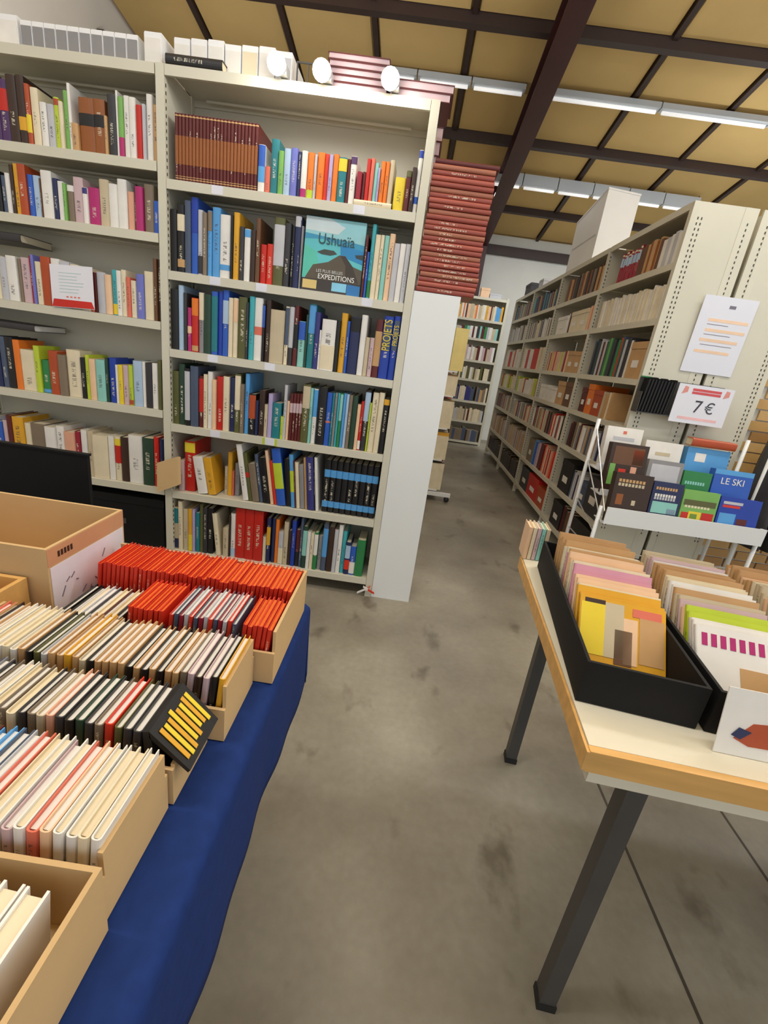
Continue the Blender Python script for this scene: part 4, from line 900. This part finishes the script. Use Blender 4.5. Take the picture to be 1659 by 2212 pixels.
# big open box at the back left with a written paper on its side
bb = carton(-1.02, -.578, .685, .905, .160, 'large open cardboard box with paper on its side, left table', .006)
MB().box(.4412-.22, .2222, -.105, .105, .004, .122).build('paper_sheet', M['plain'], bb, rgb(232, 222, 230)); MB().box(.2212, .2218, -.109, .109, .125, .158).build('printed_tape', M['plain'], bb, rgb(206, 150, 110))
mk = MB(); random.seed(11)
for k in range(13):
    yy = -.085+k*.013; zz = .05+.03*math.sin(k*.9)+.012*random.random(); mk.tube((.2225, yy, zz), (.2225, yy+.012*random.uniform(.4, 1.2), zz+.02*random.uniform(-.6, 1)), .0011, 5)
mk.build('pen_strokes', M['plain'], bb, rgb(110, 96, 108))
for q in range(5): MB().box(.2212, .2224, -.085+q*.008, -.080+q*.008, .136, .147).build('tape_print', M['plain'], bb, C_('umber'))
# box of red booklets
carton(-.562, -.158, .632, .872, .098, 'cardboard box packed with bright red booklets at table corner', .005, heights={'n': .06, 'r': .1, 'l': .04})
def discs(x0, x1, y0, d, h, cols, label, group, pitch=.0085, nm='booklet', cat='booklet', pages=None, lean=6, seq=False, dz=0):
    x = x0; k = 0; out = []
    while x < x1-pitch:
        c = cols[k % len(cols)] if seq else random.choice(cols); w_ = pitch*random.uniform(.78, .96); k += 1
        pg = pages if pages else ('white' if c not in ('white', 'cream') else 'cream')
        if c == 'silver_stripe': c, pg = 'slate', 'white'
        o = book(w_, h*random.uniform(.97, 1.03), d*random.uniform(.97, 1.0), c, place(x+pitch/2, y0+random.random()*.003, BZ+.0065+dz+.002, ry=R_(lean)), label.format(word(c), ordn(k)), cat, group, name=nm, pages=pg)
        out.append(o); x += pitch
    return out
discs(-.553, -.168, .762, .100, .098, ['scarlet'], '{} booklet with orange page edges, {} from left in back row', 'red booklets in the back row', .0088, pages='orange')
discs(-.420, -.356, .640, .100, .094, ['scarlet'], '{} booklet, {} from left in front row of red box', 'red booklets in the front row', .0085, pages='orange')
discs(-.350, -.232, .640, .100, .094, ['scarlet', 'slate', 'crimson', 'silver'], '{} striped booklet, {} from left in middle of red box front row', 'striped booklets in the front row', .0082, pages='white', seq=True)
discs(-.226, -.168, .640, .100, .094, ['scarlet'], '{} booklet at right end, {} from left there, red box front row', 'red booklets at the right end of the front row', .0085, pages='orange')
discs(-.540, -.428, .640, .105, .062, ['black', 'black', 'white', 'silver', 'charcoal', 'cream', 'maroon', 'cream', 'black', 'beige'], '{} disc sleeve, {} from left beside the red booklets', 'disc sleeves beside the red booklets', .0115, nm='disc_sleeve', cat='sleeve', seq=True)
# second box
carton(-.605, -.190, .502, .626, .092, 'long cardboard box of tan and black sleeves, second from table end', .005, heights={'n': .055, 'f': .055})
discs(-.598, -.200, .508, .108, .092, ['coral', 'tan', 'umber', 'tan', 'white', 'cream', 'white', 'cream', 'white', 'tan', 'black', 'olive', 'silver', 'tan', 'tan', 'mustard', 'tan', 'beige', 'black', 'tan', 'tan', 'tan', 'tan', 'black', 'tan', 'black', 'tan', 'black', 'tan', 'tan', 'taupe', 'mauve', 'umber', 'mauve', 'black', 'mustard', 'slate', 'taupe'], '{} card sleeve, {} from left in second box', 'sleeves in the second box', .0110, nm='disc_sleeve', cat='sleeve', seq=True)
# third box
carton(-.60, -.212, .400, .497, .09, 'cardboard box of dark sleeves, third from table end', .005, heights={'n': .055, 'f': .055, 'r': .06})
discs(-.592, -.252, .406, .085, .092, ['black', 'white', 'navy', 'charcoal', 'grey', 'taupe', 'silver', 'slate', 'grey', 'charcoal', 'taupe', 'white', 'cream', 'taupe', 'cream', 'charcoal', 'taupe', 'beige', 'salmon', 'charcoal', 'black', 'forest', 'charcoal', 'taupe', 'scarlet', 'olive', 'charcoal', 'charcoal'], '{} sleeve, {} from left in third box', 'sleeves in the third box', .0118, nm='disc_sleeve', cat='sleeve', seq=True)
t = thing('printed_bag', 'black bag with yellow print hung over right end of third box', 'bag', (-.246, .405, BZ+.008))
MB().hexa([(0, 0, .0), (.018, 0, 0), (.018, .083, 0), (0, .083, 0), (-.004, .0, .094), (.004, 0, .096), (.004, .083, .098), (-.004, .083, .094)]).build('body', M['plain'], t, C_('black'))
MB().hexa([(.004, 0, .086), (.050, 0, .042), (.050, .083, .042), (.004, .083, .088), (.004, 0, .096), (.053, 0, .046), (.053, .083, .046), (.004, .083, .098)]).build('flap', M['plain'], t, C_('black'))
random.seed(5)
for k in range(8):
    y = .008+k*.0088; a0, a1 = random.uniform(.1, .2), random.uniform(.75, .92)
    p0 = Vector((.004, 0, .0975)); d_ = Vector((.049, 0, -.0505))
    q0, q1 = p0+d_*a0, p0+d_*a1
    MB().hexa([(q0.x, y, q0.z), (q1.x, y, q1.z), (q1.x, y+.006, q1.z), (q0.x, y+.006, q0.z), (q0.x, y, q0.z+.0012), (q1.x, y, q1.z+.0012), (q1.x, y+.006, q1.z+.0012), (q0.x, y+.006, q0.z+.0012)]).build('yellow_print', M['plain'], t, C_('yellow' if k % 2 else 'mustard'))
# fourth and fifth boxes near the camera
carton(-.56, -.216, .275, .395, .09, 'cardboard box of white and pastel sleeves, fourth from table end', .005, heights={'n': .06, 'f': .055})
discs(-.552, -.226, .281, .106, .092, ['white', 'cream', 'silver', 'beige', 'yellow', 'orange', 'umber', 'white', 'cream', 'beige', 'salmon', 'maroon', 'sky', 'sky', 'slate', 'silver', 'coral', 'cream', 'white', 'mauve', 'white', 'coral', 'peach', 'white', 'white', 'cream', 'white'], '{} sleeve, {} from left in fourth box', 'sleeves in the fourth box', .0120, nm='disc_sleeve', cat='sleeve', seq=True)
carton(-.56, -.210, .10, .27, .088, 'cardboard box nearest the camera with few white sleeves', .005)
discs(-.40, -.245, .106, .14, .082, ['tan', 'salmon', 'cream', 'tan', 'beige', 'white', 'white'], '{} sleeve, {} from left in nearest box', 'sleeves in the nearest box', .022, nm='disc_sleeve', cat='sleeve', seq=True)
# wooden index box and black case at the left, behind the second box
carton(-.80, -.612, .600, .678, .105, 'small pale wooden box at the left edge of the table', .008, mat='wood', nm='wooden_box')
# black display panel standing on the floor behind the big box
t = thing('display_panel', 'plain black display panel standing behind the big cardboard box at left', 'screen', (-1.23, 1.20, 0))
MB().box(-.37, .37, 0, .012, .03, .915).build('board', M['blackbox'], t); MB().box(-.372, .372, -.002, .016, .916, .922).build('edge_strip', M['blackbox'], t)
for sx in (-.3, .3): MB().box(sx-.02, sx+.02, -.05, .14, 0, .029).build('foot', M['darksteel'], t)
